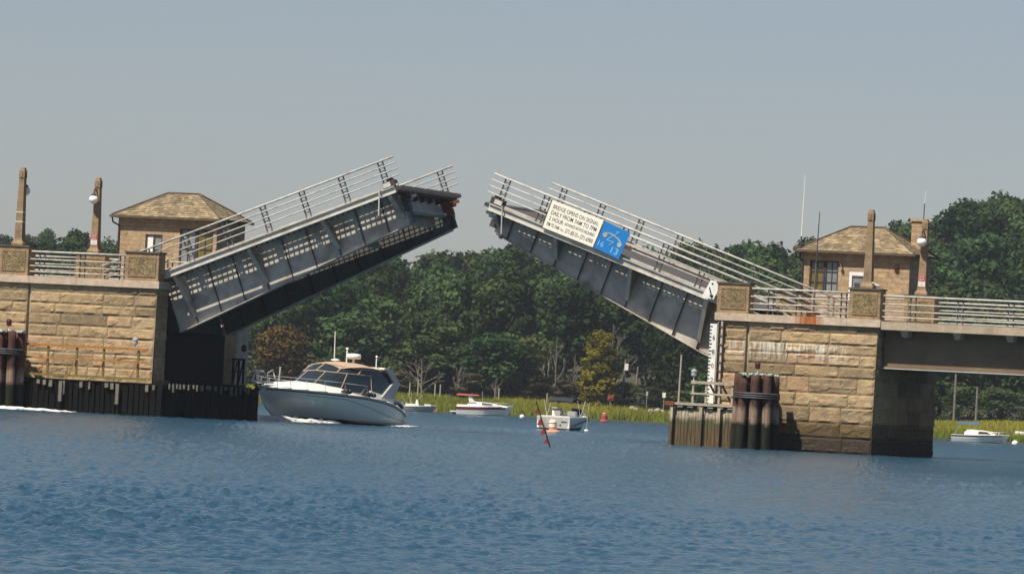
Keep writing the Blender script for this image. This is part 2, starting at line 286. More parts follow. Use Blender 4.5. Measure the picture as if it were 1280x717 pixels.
# ------------------------------------------------------------------ mesh helpers
class MB:
    def __init__(s): s.v = []; s.f = []; s.tone = None
    def quad(s, a, b, c, d):
        i = len(s.v); s.v += [a,b,c,d]; s.f.append((i,i+1,i+2,i+3)); return s
    def box(s, x0, x1, y0, y1, z0, z1):
        i = len(s.v)
        s.v += [(x0,y0,z0),(x1,y0,z0),(x1,y1,z0),(x0,y1,z0),(x0,y0,z1),(x1,y0,z1),(x1,y1,z1),(x0,y1,z1)]
        s.f += [(i,i+3,i+2,i+1),(i+4,i+5,i+6,i+7),(i,i+1,i+5,i+4),(i+1,i+2,i+6,i+5),(i+2,i+3,i+7,i+6),(i+3,i,i+4,i+7)]; return s
    def hexa(s, p):   # 8 points, same order as box
        i = len(s.v); s.v += [tuple(q) for q in p]
        s.f += [(i,i+3,i+2,i+1),(i+4,i+5,i+6,i+7),(i,i+1,i+5,i+4),(i+1,i+2,i+6,i+5),(i+2,i+3,i+7,i+6),(i+3,i,i+4,i+7)]; return s
    def beam(s, p0, p1, w, h, upv=(0,0,1)):
        p0, p1 = Vector(p0), Vector(p1); d = (p1-p0).normalized(); u = Vector(upv)
        sd = d.cross(u)
        if sd.length < 1e-4: sd = d.cross(Vector((0,1,0)))
        sd.normalize(); u = sd.cross(d).normalized(); sd *= w/2; u *= h/2
        return s.hexa([p0-sd-u, p0+sd-u, p1+sd-u, p1-sd-u, p0-sd+u, p0+sd+u, p1+sd+u, p1-sd+u])
    def tube(s, p0, p1, r0, r1=None, n=8, cap=True):
        r1 = r0 if r1 is None else r1
        p0, p1 = Vector(p0), Vector(p1); d = (p1-p0).normalized()
        a = d.orthogonal().normalized(); b = d.cross(a); i = len(s.v)
        for p, r in ((p0,r0),(p1,r1)):
            for k in range(n):
                q = 2*math.pi*k/n; s.v.append(tuple(p + a*(r*math.cos(q)) + b*(r*math.sin(q))))
        for k in range(n): s.f.append((i+k, i+(k+1)%n, i+n+(k+1)%n, i+n+k))
        if cap: s.f.append(tuple(i+k for k in range(n))[::-1]); s.f.append(tuple(i+n+k for k in range(n)))
        return s
    def path(s, pts, r, n=6):
        for a, b in zip(pts[:-1], pts[1:]): s.tube(a, b, r, n=n)
        return s
    def lathe(s, prof, c=(0,0,0), n=16, sx=1, sy=1):
        i = len(s.v); m = len(prof)
        for r, z in prof:
            for k in range(n):
                q = 2*math.pi*k/n; s.v.append((c[0]+r*math.cos(q)*sx, c[1]+r*math.sin(q)*sy, c[2]+z))
        for j in range(m-1):
            for k in range(n): s.f.append((i+j*n+k, i+j*n+(k+1)%n, i+(j+1)*n+(k+1)%n, i+(j+1)*n+k))
        s.f.append(tuple(i+k for k in range(n))[::-1]); s.f.append(tuple(i+(m-1)*n+k for k in range(n))); return s
    def prism(s, pts, y0, y1, inset=None):   # pts (x,z), extruded along y
        i = len(s.v); n = len(pts)
        for y in (y0, y1):
            for x, z in pts:
                k = inset(z) if inset else 1
                s.v.append((x, y*k, z))
        s.f.append(tuple(range(i, i+n))); s.f.append(tuple(range(i+n, i+2*n))[::-1])
        for k in range(n): s.f.append((i+k, i+n+k, i+n+(k+1)%n, i+(k+1)%n))
        return s
    def loft(s, rings, closed=True, cap=True):
        i = len(s.v); n = len(rings[0])
        for r in rings: s.v += [tuple(p) for p in r]
        for j in range(len(rings)-1):
            for k in range(n if closed else n-1):
                s.f.append((i+j*n+k, i+j*n+(k+1)%n, i+(j+1)*n+(k+1)%n, i+(j+1)*n+k))
        if cap and closed: s.f.append(tuple(range(i, i+n))[::-1]); s.f.append(tuple(range(i+(len(rings)-1)*n, i+len(rings)*n)))
        return s
    def sqloft(s, secs, c=(0,0)):   # (z, halfwidth)
        return s.loft([[(c[0]-w,c[1]-w,z),(c[0]+w,c[1]-w,z),(c[0]+w,c[1]+w,z),(c[0]-w,c[1]+w,z)] for z, w in secs])
    def build(s, name, m, parent=None, smooth=False, loc=None, rot=None):
        me = bpy.data.meshes.new(name); me.from_pydata([tuple(p) for p in s.v], [], s.f); me.validate()
        if smooth: me.polygons.foreach_set('use_smooth', [True]*len(me.polygons))
        me.materials.append(MAT[m] if isinstance(m, str) else m)
        if s.tone is not None:
            a = me.attributes.new('tone', 'FLOAT', 'POINT'); a.data.foreach_set('value', s.tone)
        o = bpy.data.objects.new(name, me); C.objects.link(o)
        if parent: o.parent = parent
        if loc is not None: o.location = loc
        if rot is not None: o.rotation_euler = rot
        return o
def tag(o, label, cat, group=None, kind=None):
    if label: o['label'] = label
    if cat: o['category'] = cat
    if group: o['group'] = group
    if kind: o['kind'] = kind
    return o
def thing(name, label, cat, loc=(0,0,0), rot=(0,0,0), group=None):
    o = bpy.data.objects.new(name, None); C.objects.link(o); o.empty_display_size = 0.3
    o.location = loc; o.rotation_euler = rot; return tag(o, label, cat, group)
def B(s, t, z): return A*s + T*t + Vector((0, 280, z))
def bthing(name, label, cat, s, t, z, group=None, tilt=0): return thing(name, label, cat, B(s,t,z), (0,tilt,-TH), group)
def copy_tree(o, parent=None, loc=None, rot=None):
    c = o.copy(); C.objects.link(c)
    if parent: c.parent = parent
    if loc is not None: c.location = loc
    if rot is not None: c.rotation_euler = rot
    for ch in list(o.children): copy_tree(ch, c)
    return c
def text_into(mb, txt, x0, x1, z0, z1, y, up=True):
    cu = bpy.data.curves.new('t', 'FONT'); cu.body = txt; cu.resolution_u = 3; cu.offset = 0.004
    ob = bpy.data.objects.new('t', cu); C.objects.link(ob)
    dg = bpy.context.evaluated_depsgraph_get(); me = bpy.data.meshes.new_from_object(ob.evaluated_get(dg))
    vs = [v.co.copy() for v in me.vertices]; fs = [tuple(p.vertices) for p in me.polygons]
    bpy.data.objects.remove(ob); bpy.data.curves.remove(cu); bpy.data.meshes.remove(me)
    ax = min(v.x for v in vs); bx = max(v.x for v in vs); az = min(v.y for v in vs); bz = max(v.y for v in vs)
    i = len(mb.v)
    for v in vs: mb.v.append((x0+(v.x-ax)/(bx-ax)*(x1-x0), y, z0+(v.y-az)/(bz-az)*(z1-z0)))
    mb.f += [tuple(i+k for k in f) for f in fs]

# ------------------------------------------------------------------ terrain, water, marsh
def lerpt(x, tab):
    if x <= tab[0][0]: return tab[0][1]
    for (a, va), (b, vb) in zip(tab[:-1], tab[1:]):
        if x <= b: return va + (vb-va)*(x-a)/(b-a)
    return tab[-1][1]
def sm(x): x = max(0, min(1, x)); return x*x*(3-2*x)
def shore(x): return lerpt(x, [(-300,735),(-60,742),(-9,743),(22,757),(34,750),(52,690),(60,674),(90,665),(300,650)])
RIDGE = [(-400,24),(-110,26.5),(-81,26.8),(-45,27.0),(-17.4,26.6),(-6,28.2),(1,29.4),(8,28.6),(20,29.5),(32,31),(39.5,32.5),(46,33),(52,33.5),(62,35.5),(71.5,38.5),(77,41.5),(87,45),(110,46),(400,48)]
TREE_H = 13.5
def ground_z(x, y):
    d = y - shore(x)
    if d < -12: return -1.2
    if d < 0: return -1.2*(-d/12)
    marsh = 0.25 + 1.4*sm(d/50)
    top = lerpt(x*1000/max(y,700), RIDGE)*0.93 - TREE_H
    front = 790 if x < 35 else 760
    k = (y-front)/(1000-front)
    z = marsh
    if k > 0: z = marsh + (max(top,3)-marsh)*min(1, k**1.0 if k < 1 else 1)
    if y > 1010: z -= (y-1010)*0.02
    # second, more distant hill on the left
    if y > 1150:
        z2 = 24*math.exp(-((y-1420)/160)**2)*sm((-20-x)/60)
        z = max(z, z2)
    if d > 2: z += 0.4*noise.noise(Vector((x*0.05, y*0.05, 0)))
    return max(z, -1.2) if d < 0 else max(z, 0.15)
def make_ground():
    xs = np.concatenate([np.arange(-1500,-220,80), np.arange(-220,220,5), np.arange(220,1501,80)])
    ys = np.concatenate([np.array([-300,0,300,500,600]), np.arange(630,1050,5), np.arange(1050,1800,30), np.arange(1800,6001,400)])
    mb = MB(); nx = len(xs)
    for y in ys:
        for x in xs: mb.v.append((float(x), float(y), ground_z(float(x), float(y))))
    for j in range(len(ys)-1):
        for i in range(nx-1): a = j*nx+i; mb.f.append((a, a+1, a+nx+1, a+nx))
    tag(mb.build('ground', 'ground', smooth=True), None, None, kind='structure')
make_ground()
def make_water():
    # real wave relief close to the camera, coarser further off
    ys = [20.0]
    while ys[-1] < 640: ys.append(ys[-1] + max(0.12, ys[-1]**2/(F_PX*CAM_H)*0.42))
    ys = np.array([-200.0, -20.0] + ys + [670.0, 700.0, 740.0, 900.0])
    u = np.linspace(-1, 1, 1101); mb = MB(); n = len(u)
    for y in ys:
        hw = 16 + abs(y)*0.125
        for k in u:
            x = k*hw
            f = (0 if y < 20 else 1+y/260)*min(1, (1-abs(k))*12)
            z = 0
            if f > 0 and y < 745:
                pt = 0.95+0.9*noise.noise(Vector((x*0.10, y*0.03, 11)))
                z = f*(0.018*noise.noise(Vector((x*0.5, y*0.6, 0.0))) + pt*(0.024*noise.noise(Vector((x*2.6+5, y*2.3, 3.0))) + 0.032*noise.noise(Vector((x*7.5, y*5.4, 7.0)))))
                if 296 < y < 372 and x > -6:   # wake of the cruiser
                    for c0, sl in ((318, 0.5), (330, 0.9), (342, 1.4)):
                        z += 0.13*math.exp(-((y-(c0+sl*(x+5)))/3.5)**2)*min(1, (x+6)/4)*max(0, 1-x/45)
            mb.v.append((x, float(y), z))
    for j in range(len(ys)-1):
        for i in range(n-1): a = j*n+i; mb.f.append((a, a+1, a+n+1, a+n))
    # wide flanks
    i0 = len(mb.v)
    for y in ys:
        hw = 16 + abs(y)*0.125
        mb.v += [(-1500.0, float(y), 0.0), (-hw, float(y), 0.0), (hw, float(y), 0.0), (1500.0, float(y), 0.0)]
    for j in range(len(ys)-1):
        a = i0+4*j; mb.f += [(a,a+1,a+5,a+4), (a+2,a+3,a+7,a+6)]
    tag(mb.build('water', 'water', smooth=True), None, None, kind='structure')
make_water()
def make_marsh():
    n = 170000
    xs = rng.uniform(-85, 125, n); dd = rng.uniform(0, 1, n)**0.8*52
    V = np.zeros((n*3,3)); tone = np.zeros(n*3); keep = 0
    for i in range(n):
        x = xs[i]; y = shore(x)+dd[i]+0.8*noise.noise(Vector((x*0.3,0,0)))
        if y > 800: continue
        p = noise.noise(Vector((x*0.06, y*0.06, 2)))
        if x > 16 and x < 30 and dd[i] > 36: continue
        h = 0.7+0.7*p*(1 if dd[i]>34 else 0.4)+rng.uniform(-.2,.25)+0.25*(dd[i]/52); w = 0.10
        a = rng.uniform(0, math.pi); z = ground_z(x, y)-0.05
        dx, dy = w*math.cos(a), w*math.sin(a); lx, ly = rng.uniform(-.25,.25,2)
        k = keep*3; V[k] = (x-dx,y-dy,z); V[k+1] = (x+dx,y+dy,z); V[k+2] = (x+lx,y+ly,z+h)
        tt = min(1, max(0, 0.25+dd[i]/52*0.55+0.5*p+rng.uniform(-.15,.15))); tone[k:k+3] = tt; keep += 1
    V = V[:keep*3]; tone = tone[:keep*3]
    me = bpy.data.meshes.new('marsh_grass'); me.vertices.add(keep*3); me.vertices.foreach_set('co', V.ravel())
    me.loops.add(keep*3); me.loops.foreach_set('vertex_index', np.arange(keep*3)); me.polygons.add(keep); me.polygons.foreach_set('loop_start', np.arange(keep)*3); me.polygons.foreach_set('loop_total', np.full(keep,3))
    me.update(); at = me.attributes.new('tone','FLOAT','POINT'); at.data.foreach_set('value', tone); me.materials.append(MAT['grass'])
    o = bpy.data.objects.new('marsh_grass', me); C.objects.link(o)
    tag(o, 'yellow green salt marsh grass along the far shore', 'grass', kind='stuff')
make_marsh()

# ------------------------------------------------------------------ trees
def crown_mesh(name, m, seed, w, h, z0, nl=14, leaves=4200, size=0.42, sparse=0.0, lobes=None):
    r = np.random.default_rng(seed)
    if lobes is None:
        lobes = []
        for i in range(nl):
            q = i*2.399+r.uniform(-.4,.4); f = (i+0.5)/nl
            zz = z0 + h*(0.12+0.80*f); prof = math.sin(math.pi*min(1, 0.20+0.72*f))**0.6
            rad = w*0.5*prof*r.uniform(0.35,0.75)
            lobes.append((rad*math.cos(q), rad*math.sin(q), zz, w*r.uniform(0.17,0.27)))
        lobes.append((0,0,z0+h*0.55,w*0.33)); lobes.append((0,0,z0+h*0.82,w*0.22))
    Lb = np.array(lobes); vol = Lb[:,3]**2; pick = r.choice(len(Lb), leaves, p=vol/vol.sum())
    d = r.normal(size=(leaves,3)); d[:,2] += 0.25; d /= np.linalg.norm(d,axis=1)[:,None]
    rad = Lb[pick,3]*(r.uniform(0.62,1.08,leaves)); 
    # lumpy shell
    lump = 1+0.22*np.sin(d[:,0]*5+pick)*np.cos(d[:,1]*6+pick*2)+0.12*np.sin(d[:,2]*9+pick)
    P = Lb[pick,:3]+d*(rad*lump)[:,None]*np.array([1,1,0.85])
    nrm = d+r.normal(scale=0.55,size=(leaves,3)); nrm /= np.linalg.norm(nrm,axis=1)[:,None]
    a = np.cross(nrm, r.normal(size=(leaves,3))); a /= np.linalg.norm(a,axis=1)[:,None]; b = np.cross(nrm,a)
    s1 = (size*r.uniform(0.5,1.1,leaves))[:,None]; s2 = s1*r.uniform(0.5,0.9,leaves)[:,None]
    V = np.stack([P-a*s1, P-b*s2, P+a*s1, P+b*s2],axis=1).reshape(-1,3)
    tl = r.uniform(0.2,0.8,len(Lb)); tone = np.clip(tl[pick]+r.normal(scale=0.18,size=leaves),0,1)
    me = bpy.data.meshes.new(name); nv = leaves*4; me.vertices.add(nv); me.vertices.foreach_set('co', V.ravel())
    me.loops.add(nv); me.loops.foreach_set('vertex_index', np.arange(nv)); me.polygons.add(leaves)
    me.polygons.foreach_set('loop_start', np.arange(leaves)*4); me.polygons.foreach_set('loop_total', np.full(leaves,4)); me.update()
    at = me.attributes.new('tone','FLOAT','POINT'); at.data.foreach_set('value', np.repeat(tone,4)); me.materials.append(MAT[m]); return me
def trunk_mesh(h, r0, seed, branches=6, top=0.9):
    rr = random.Random(seed); mb = MB(); pts = [Vector((0,0,-0.5))]
    k = 5
    for i in range(1,k+1): pts.append(Vector((rr.uniform(-.25,.25)*i*0.5, rr.uniform(-.25,.25)*i*0.5, h*top*i/k)))
    for i in range(k): mb.tube(pts[i], pts[i+1], r0*(1-i/k*0.8), r0*(1-(i+1)/k*0.8), n=7)
    for i in range(branches):
        f = rr.uniform(0.35,0.85); p = pts[0].lerp(pts[-1], f); q = rr.uniform(0,6.28); l = h*0.28*(1.2-f)
        e = p+Vector((math.cos(q)*l, math.sin(q)*l, l*0.8)); mb.tube(p, e, r0*0.35*(1.1-f), r0*0.08, n=5)
    return mb
def tree(name, label, cat, x, y, h, crown_me, trunk_me, z=None, sxy=1, group=None, rz=None):
    o = thing(name, label, cat, (x, y, (ground_z(x,y) if z is None else z)), (0,0,rz if rz is not None else random.uniform(0,6.28)), group)
    for nm, me in (('trunk', trunk_me), ('crown', crown_me)):
        c = bpy.data.objects.new(nm, me); C.objects.link(c); c.parent = o
    o.scale = (sxy, sxy, h/13.5)
    return o
def me_of(mb, name, m):
    me = bpy.data.meshes.new(name); me.from_pydata([tuple(p) for p in mb.v], [], mb.f); me.materials.append(MAT[m]); return me
def me_of_crown(i): return crown_mesh('foliage', 'leaf' if i%2 else 'leafolive', 900+i, 4.6, 3.8, 0.0, nl=9, leaves=1500, size=0.3)
def make_forest():
    crowns = [crown_mesh('crown', 'leaf', 100+i, random.uniform(8.2,10.2), 11.2, 2.6, nl=random.choice((13,16,19)), leaves=5200) for i in range(9)]
    conif = []
    for i in range(3):
        r = random.Random(i); lb = []
        for k in range(16):
            f = k/15; q = k*2.4; rd = 2.6*(1-f)*0.7; lb.append((rd*math.cos(q), rd*math.sin(q), 2+11.5*f, 1.9*(1-f)+0.5))
        conif.append(crown_mesh('crown', 'leaf', 300+i, 6, 12, 2, leaves=3200, size=0.36, lobes=lb))
    trunks = [me_of(trunk_mesh(12, 0.32, i), 'trunk', 'bark') for i in range(4)]
    rows = [(797,9.5,-62,44),(822,8.0,-66,60),(850,8.0,-70,112),(880,8.0,-74,112),(912,8.2,-78,115),(948,8.5,-82,118),(985,7.5,-86,122),(1005,7.5,-88,124),(1030,8.0,-60,120)]
    n = 0
    for ri, (y0, sp, xa, xb) in enumerate(rows):
        x = xa+random.uniform(0,sp)
        while x < xb:
            y = y0+random.uniform(-10,10); xx = x+random.uniform(-2,2)
            h = random.uniform(12.0,15.5)
            if ri == 0:
                h = random.uniform(8.5,12.5)
                if 6 < xx < 24: x += sp; continue
            lim = lerpt(xx*1000/y, RIDGE)*y/1000+1.0 - ground_z(xx,y)
            h = min(h, max(8.5, lim+random.uniform(-0.7,0.3)))
            if ri <= 1: lab, grp = 'green broadleaf tree in the front rows of the wood, just behind the marsh', 'trees in the front of the wood'
            elif ri <= 4: lab, grp = 'dense green tree on the middle of the wooded slope', 'trees on the middle slope'
            else: lab, grp = 'green tree on the wooded ridge, its top against the sky', 'trees on the ridge'
            tree('deciduous_tree', lab, 'tree', xx, y, h, random.choice(crowns), random.choice(trunks), sxy=random.uniform(1.0,1.38), group=grp); n += 1
            x += sp*random.uniform(0.85,1.15)
    # taller nearer trees on the right bank, their front row at the marsh edge
    for y0, xa in ((738,54),(760,50),(785,48),(815,46)):
        x = xa
        while x < 112:
            y = y0+random.uniform(-6,6); lim = lerpt(x*1000/y, RIDGE)*y/1000
            h = random.uniform(10,14)
            tree('deciduous_tree', 'dark green tree on the near right bank above the white cabin boat', 'tree', x, y, h, random.choice(crowns), random.choice(trunks), sxy=random.uniform(0.95,1.3), group='trees on the right bank'); n += 1
            x += random.uniform(6.5,9)
    # far bluish hill on the left
    for y0 in (1370, 1420):
        x = -150
        while x < -45:
            tree('distant_tree', 'distant bluish tree on the far hill behind the left tower', 'tree', x, y0+random.uniform(-12,12), random.uniform(9.5,13.5)*(1.0), random.choice(conif+crowns[:1]), trunks[0], sxy=random.uniform(0.8,1.1), group='trees on the far hill'); n += 1
            x += random.uniform(5,7.5)
    print('trees', n)
    # singular trees
    def special(label, x, y, h, w, m, seed, nl=14, leaves=5000, size=0.34, z0f=0.12, name='deciduous_tree', shape=None):
        me = crown_mesh('crown', m, seed, w, 13.5*(1-z0f), 13.5*z0f, nl=nl, leaves=leaves, size=size, lobes=shape)
        return tree(name, label, 'tree', x, y, h, me, trunks[1], sxy=1)
    lb = []
    for k in range(26):
        f = k/25; q = k*2.4; rd = 2.3*math.sin(math.pi*min(1,(0.12+0.8*f)))**0.6*(1.15-0.45*f); lb.append((rd*math.cos(q)*0.75, rd*math.sin(q)*0.75, 0.8+12*f, 1.45-0.4*f))
    special('yellow leaved tree standing alone at the marsh edge below the right bridge leaf', 12.4, 786, 10.6, 5.6, 'leafyellow', 501, leaves=9500, size=0.26, shape=lb)
    special('round pale olive tree at the edge of the wood behind the boats', 2.1, 796, 9.0, 9.0, 'leafolive', 502, nl=20)
    special('round brownish green tree behind the leftmost bare tree', -10.5, 800, 11.0, 9.0, 'leafolive', 503, nl=20)
    special('large very dark tree under the right bridge leaf, beside the utility poles', 22.8, 792, 13.0, 9.5, 'leaf', 504, nl=18, leaves=7000)
    special('dark rounded tree directly left of the clearance gauge board', 27.5, 775, 9.0, 6.5, 'leaf', 505, nl=16, leaves=6000)
    special('orange tinged tree behind the bow of the motor cruiser', -30.5, 788, 9.0, 8.5, 'leaforange', 506, nl=16, leaves=4200)
    for x, w, h, lab in ((-24,6,5.5,'low grey brown bush right of the orange tree'),(-5,5,4.2,'low scrubby bush between the two bare trees'),(4.6,5,4.4,'grey brown scrub bush behind the runabout'),(8.2,4.5,4,'grey brown scrub bush left of the yellow tree'),(16,6,4.0,'green bush behind the parked vehicles'),(20,6,3.6,'bright green shrub right of the parked vehicles'),(24.5,6,3.2,'pale green shrub on the bank behind the right fender'),(-15,5,3.8,'low bush at the marsh edge behind the moored skiff')):
        special(lab, x, 789+random.uniform(-2,2), h, w, 'leafolive' if 'green' in lab and 'grey' not in lab else 'leafbrown', 600+int(x*3)+100, nl=10, leaves=2600, size=0.3, z0f=0.0, name='shrub')
    us = [me_of_crown(i) for i in range(4)]
    for i in range(58):
        x = -64+i*1.85+random.uniform(-.6,.6)
        if 13.5 < x < 21: continue
        y = 797+random.uniform(-2,6); o = thing('shrub','dark leafy shrub in the shade under the front trees','shrub',(x,y,ground_z(x,y)-0.2),(0,0,random.uniform(0,6)),'shrubs under the front trees')
        c = bpy.data.objects.new('foliage', us[i%4]); C.objects.link(c); c.parent = o; o.scale = (random.uniform(.8,1.2),)*2+(random.uniform(0.7,1.25),)
    for nm, xa, xb, sd in (('left', -235, -84, 81), ('right', 122, 230, 82)):
        r = random.Random(sd); lb = []
        for _ in range(420):
            x = r.uniform(xa, xb); y = r.uniform(790, 1060) if nm == 'left' else r.uniform(745, 1040)
            h = min(14, max(7, lerpt(x*1000/y, RIDGE)*y/1000-ground_z(x,y))); lb.append((x, y, ground_z(x,y)+h*r.uniform(0.35,0.75), r.uniform(3.2,5.0)))
        me = crown_mesh('woodland', 'leaf', sd, 1, 1, 0, leaves=90000, size=0.75, lobes=lb)
        wo = bpy.data.objects.new('woodland', me); C.objects.link(wo); tag(wo, 'far wood continuing past the %s edge of the picture' % nm, 'woodland', kind='stuff')
    for i, x in enumerate((52, 57, 62, 67, 73, 79, 85)):
        special(('ragged shrub at the marsh edge on the right bank behind the white cabin boat'), x, 733+random.uniform(-2,2), random.uniform(4,6.5), 7.5, random.choice(('leafolive','leaf','leaf')), 700+i, nl=11, leaves=2600, size=0.3, z0f=0.0, name='shrub')['group'] = 'shrubs on the right bank'
make_forest()
def dead_tree(label, x, y, h, seed, spread=0.5, r0=0.16, n=9):
    rr = random.Random(seed); o = thing('bare_tree', label, 'tree', (x,y,ground_z(x,y)-0.3)); mb = MB(); br = MB()
    top = Vector((rr.uniform(-.3,.3), 0, h)); mb.tube((0,0,0), top*0.5, r0, r0*0.7); mb.tube(top*0.5, top, r0*0.7, 0.03)
    mb.build('trunk', 'deadwood', o)
    def rec(p, d, l, r, dep):
        e = p+d*l; br.tube(p, e, r, r*0.6, n=5, cap=False)
        if dep == 0: return
        for _ in range(2 if dep > 1 else 3):
            nd = (d+Vector((rr.uniform(-.7,.7), rr.uniform(-.7,.7), rr.uniform(-.1,.6)))).normalized(); rec(e, nd, l*rr.uniform(.55,.8), r*0.62, dep-1)
    for i in range(n):
        f = 0.2+0.7*i/n; q = rr.uniform(0,6.28); d = Vector((math.cos(q)*spread*1.4, math.sin(q)*spread, 0.75)).normalized()
        rec(top*f, d, h*0.26*(1.15-f)*(0.6+spread), r0*0.5*(1.1-f)+0.02, 2)
    br.build('branches', 'deadwood', o)
dead_tree('bleached bare tree with wide forked branches behind the motor cruiser stern', -11.4, 786, 5.6, 1, 1.0, 0.15, 10)
dead_tree('narrow bleached dead tree above the maroon striped cruiser', -6.6, 786, 5.2, 2, 0.35, 0.2, 12)
dead_tree('tall grey dead tree rising in the wood left of the yellow tree', 6.6, 788, 10.0, 3, 0.35, 0.14, 8)
dead_tree('tall pale dead tree directly behind the yellow tree', 14.3, 797, 11.5, 4, 0.4, 0.16, 8)
dead_tree('thin dead snag between the tall grey dead tree and the yellow tree', 9.0, 790, 7.5, 5, 0.2, 0.12, 6)
dead_tree('small bare snag right of the narrow dead tree', -1.6, 787, 3.8, 6, 0.4, 0.12, 7)

# ------------------------------------------------------------------ bridge piers
ROWH = [0.68,0.68,0.73,0.63,0.73,0.53,0.53,0.47,0.53,0.38]
def masonry(o, f, u0, u1, z0, rows, seed):
    """rock faced blocks: f(u, z, d) -> local point; d is outward relief"""
    mb = MB(); mb.tone = []
    rr = random.Random(seed); z = z0
    for ri, rh in enumerate(rows):
        u = u0
        while u < u1-0.05:
            w = rr.uniform(1.0,2.6)
            if u1-(u+w) < 0.6: w = u1-u
            nu, nz = max(3,int(w/0.085)), max(3,int(rh/0.085)); i0 = len(mb.v); tn = rr.random(); off = rr.uniform(0.0,0.035); sx, sz = rr.uniform(-.04,.04), rr.uniform(-.05,.05)
            ph = rr.uniform(0,100)
            for j in range(nz+1):
                for i in range(nu+1):
                    a, b = i/nu, j/nz; e = min(a*w, (1-a)*w, b*rh, (1-b)*rh)
                    uu = u+0.008+a*(w-0.016); zz = z+0.008+b*(rh-0.016)
                    q = Vector((uu*1.6, zz*2.2, ph)); rk = noise.fractal(q, 0.7, 2.0, 4)
                    rg = noise.noise(Vector((uu*1.1, zz*3.0, ph+9)))
                    bev = min(1, e/(0.05+0.07*abs(noise.noise(Vector((uu*2.5,zz*2.5,ph+4))))))
                    # chipped irregular joint edges
                    d = 0.010 + bev*(0.012+off*0.4+0.024*rk+0.026*(1 if rg > 0.22 else 0)*min(1,e/0.05)+0.6*sx*(a-.5)+0.6*sz*(b-.5))
                    if e == 0: d = 0.0
                    mb.v.append(f(uu, zz, d)); mb.tone.append(tn)
            for j in range(nz):
                for i in range(nu): a = i0+j*(nu+1)+i; mb.f.append((a,a+1,a+nu+2,a+nu+1))
            u += w
        z += rh
    if o: mb.build('block_masonry','ashlar',o)
    return z
def coping_slab(o, s0, s1, t0, t1, z0, z1, joints):
    mb = MB(); xs = [s0]+joints+[s1]
    for a, b in zip(xs[:-1], xs[1:]): mb.box(a+0.006, b-0.006, t0, t1, z0, z1)
    mb.build('coping', 'coping', o)
def pedestal(o, s0, s1, t0, t1, z0, z1):
    mb = MB().box(s0,s1,t0,t1,z0,z1-0.09)
    fr = 0.16
    for (a,b,c,d) in ((s0+fr,s1-fr,z0+0.2,z0+0.26),(s0+fr,s1-fr,z1-0.32,z1-0.26)): mb.box(a,b,t0-0.035,t0-0.002,c,d)
    mb.box(s0+fr,s0+fr+0.05,t0-0.035,t0-0.002,z0+0.262,z1-0.322); mb.box(s1-fr-0.05,s1-fr,t0-0.035,t0-0.002,z0+0.262,z1-0.322)
    p = mb.build('pedestal', 'aggregate', o)
    MB().box(s0+fr+0.06,s1-fr-0.06,t0-0.02,t0-0.003,z0+0.27,z1-0.33).build('inset_panel','panel',p)
    MB().box(s0-0.05,s1+0.05,t0-0.05,t1+0.05,z1-0.088,z1).build('cap','capdark',p)
    return p
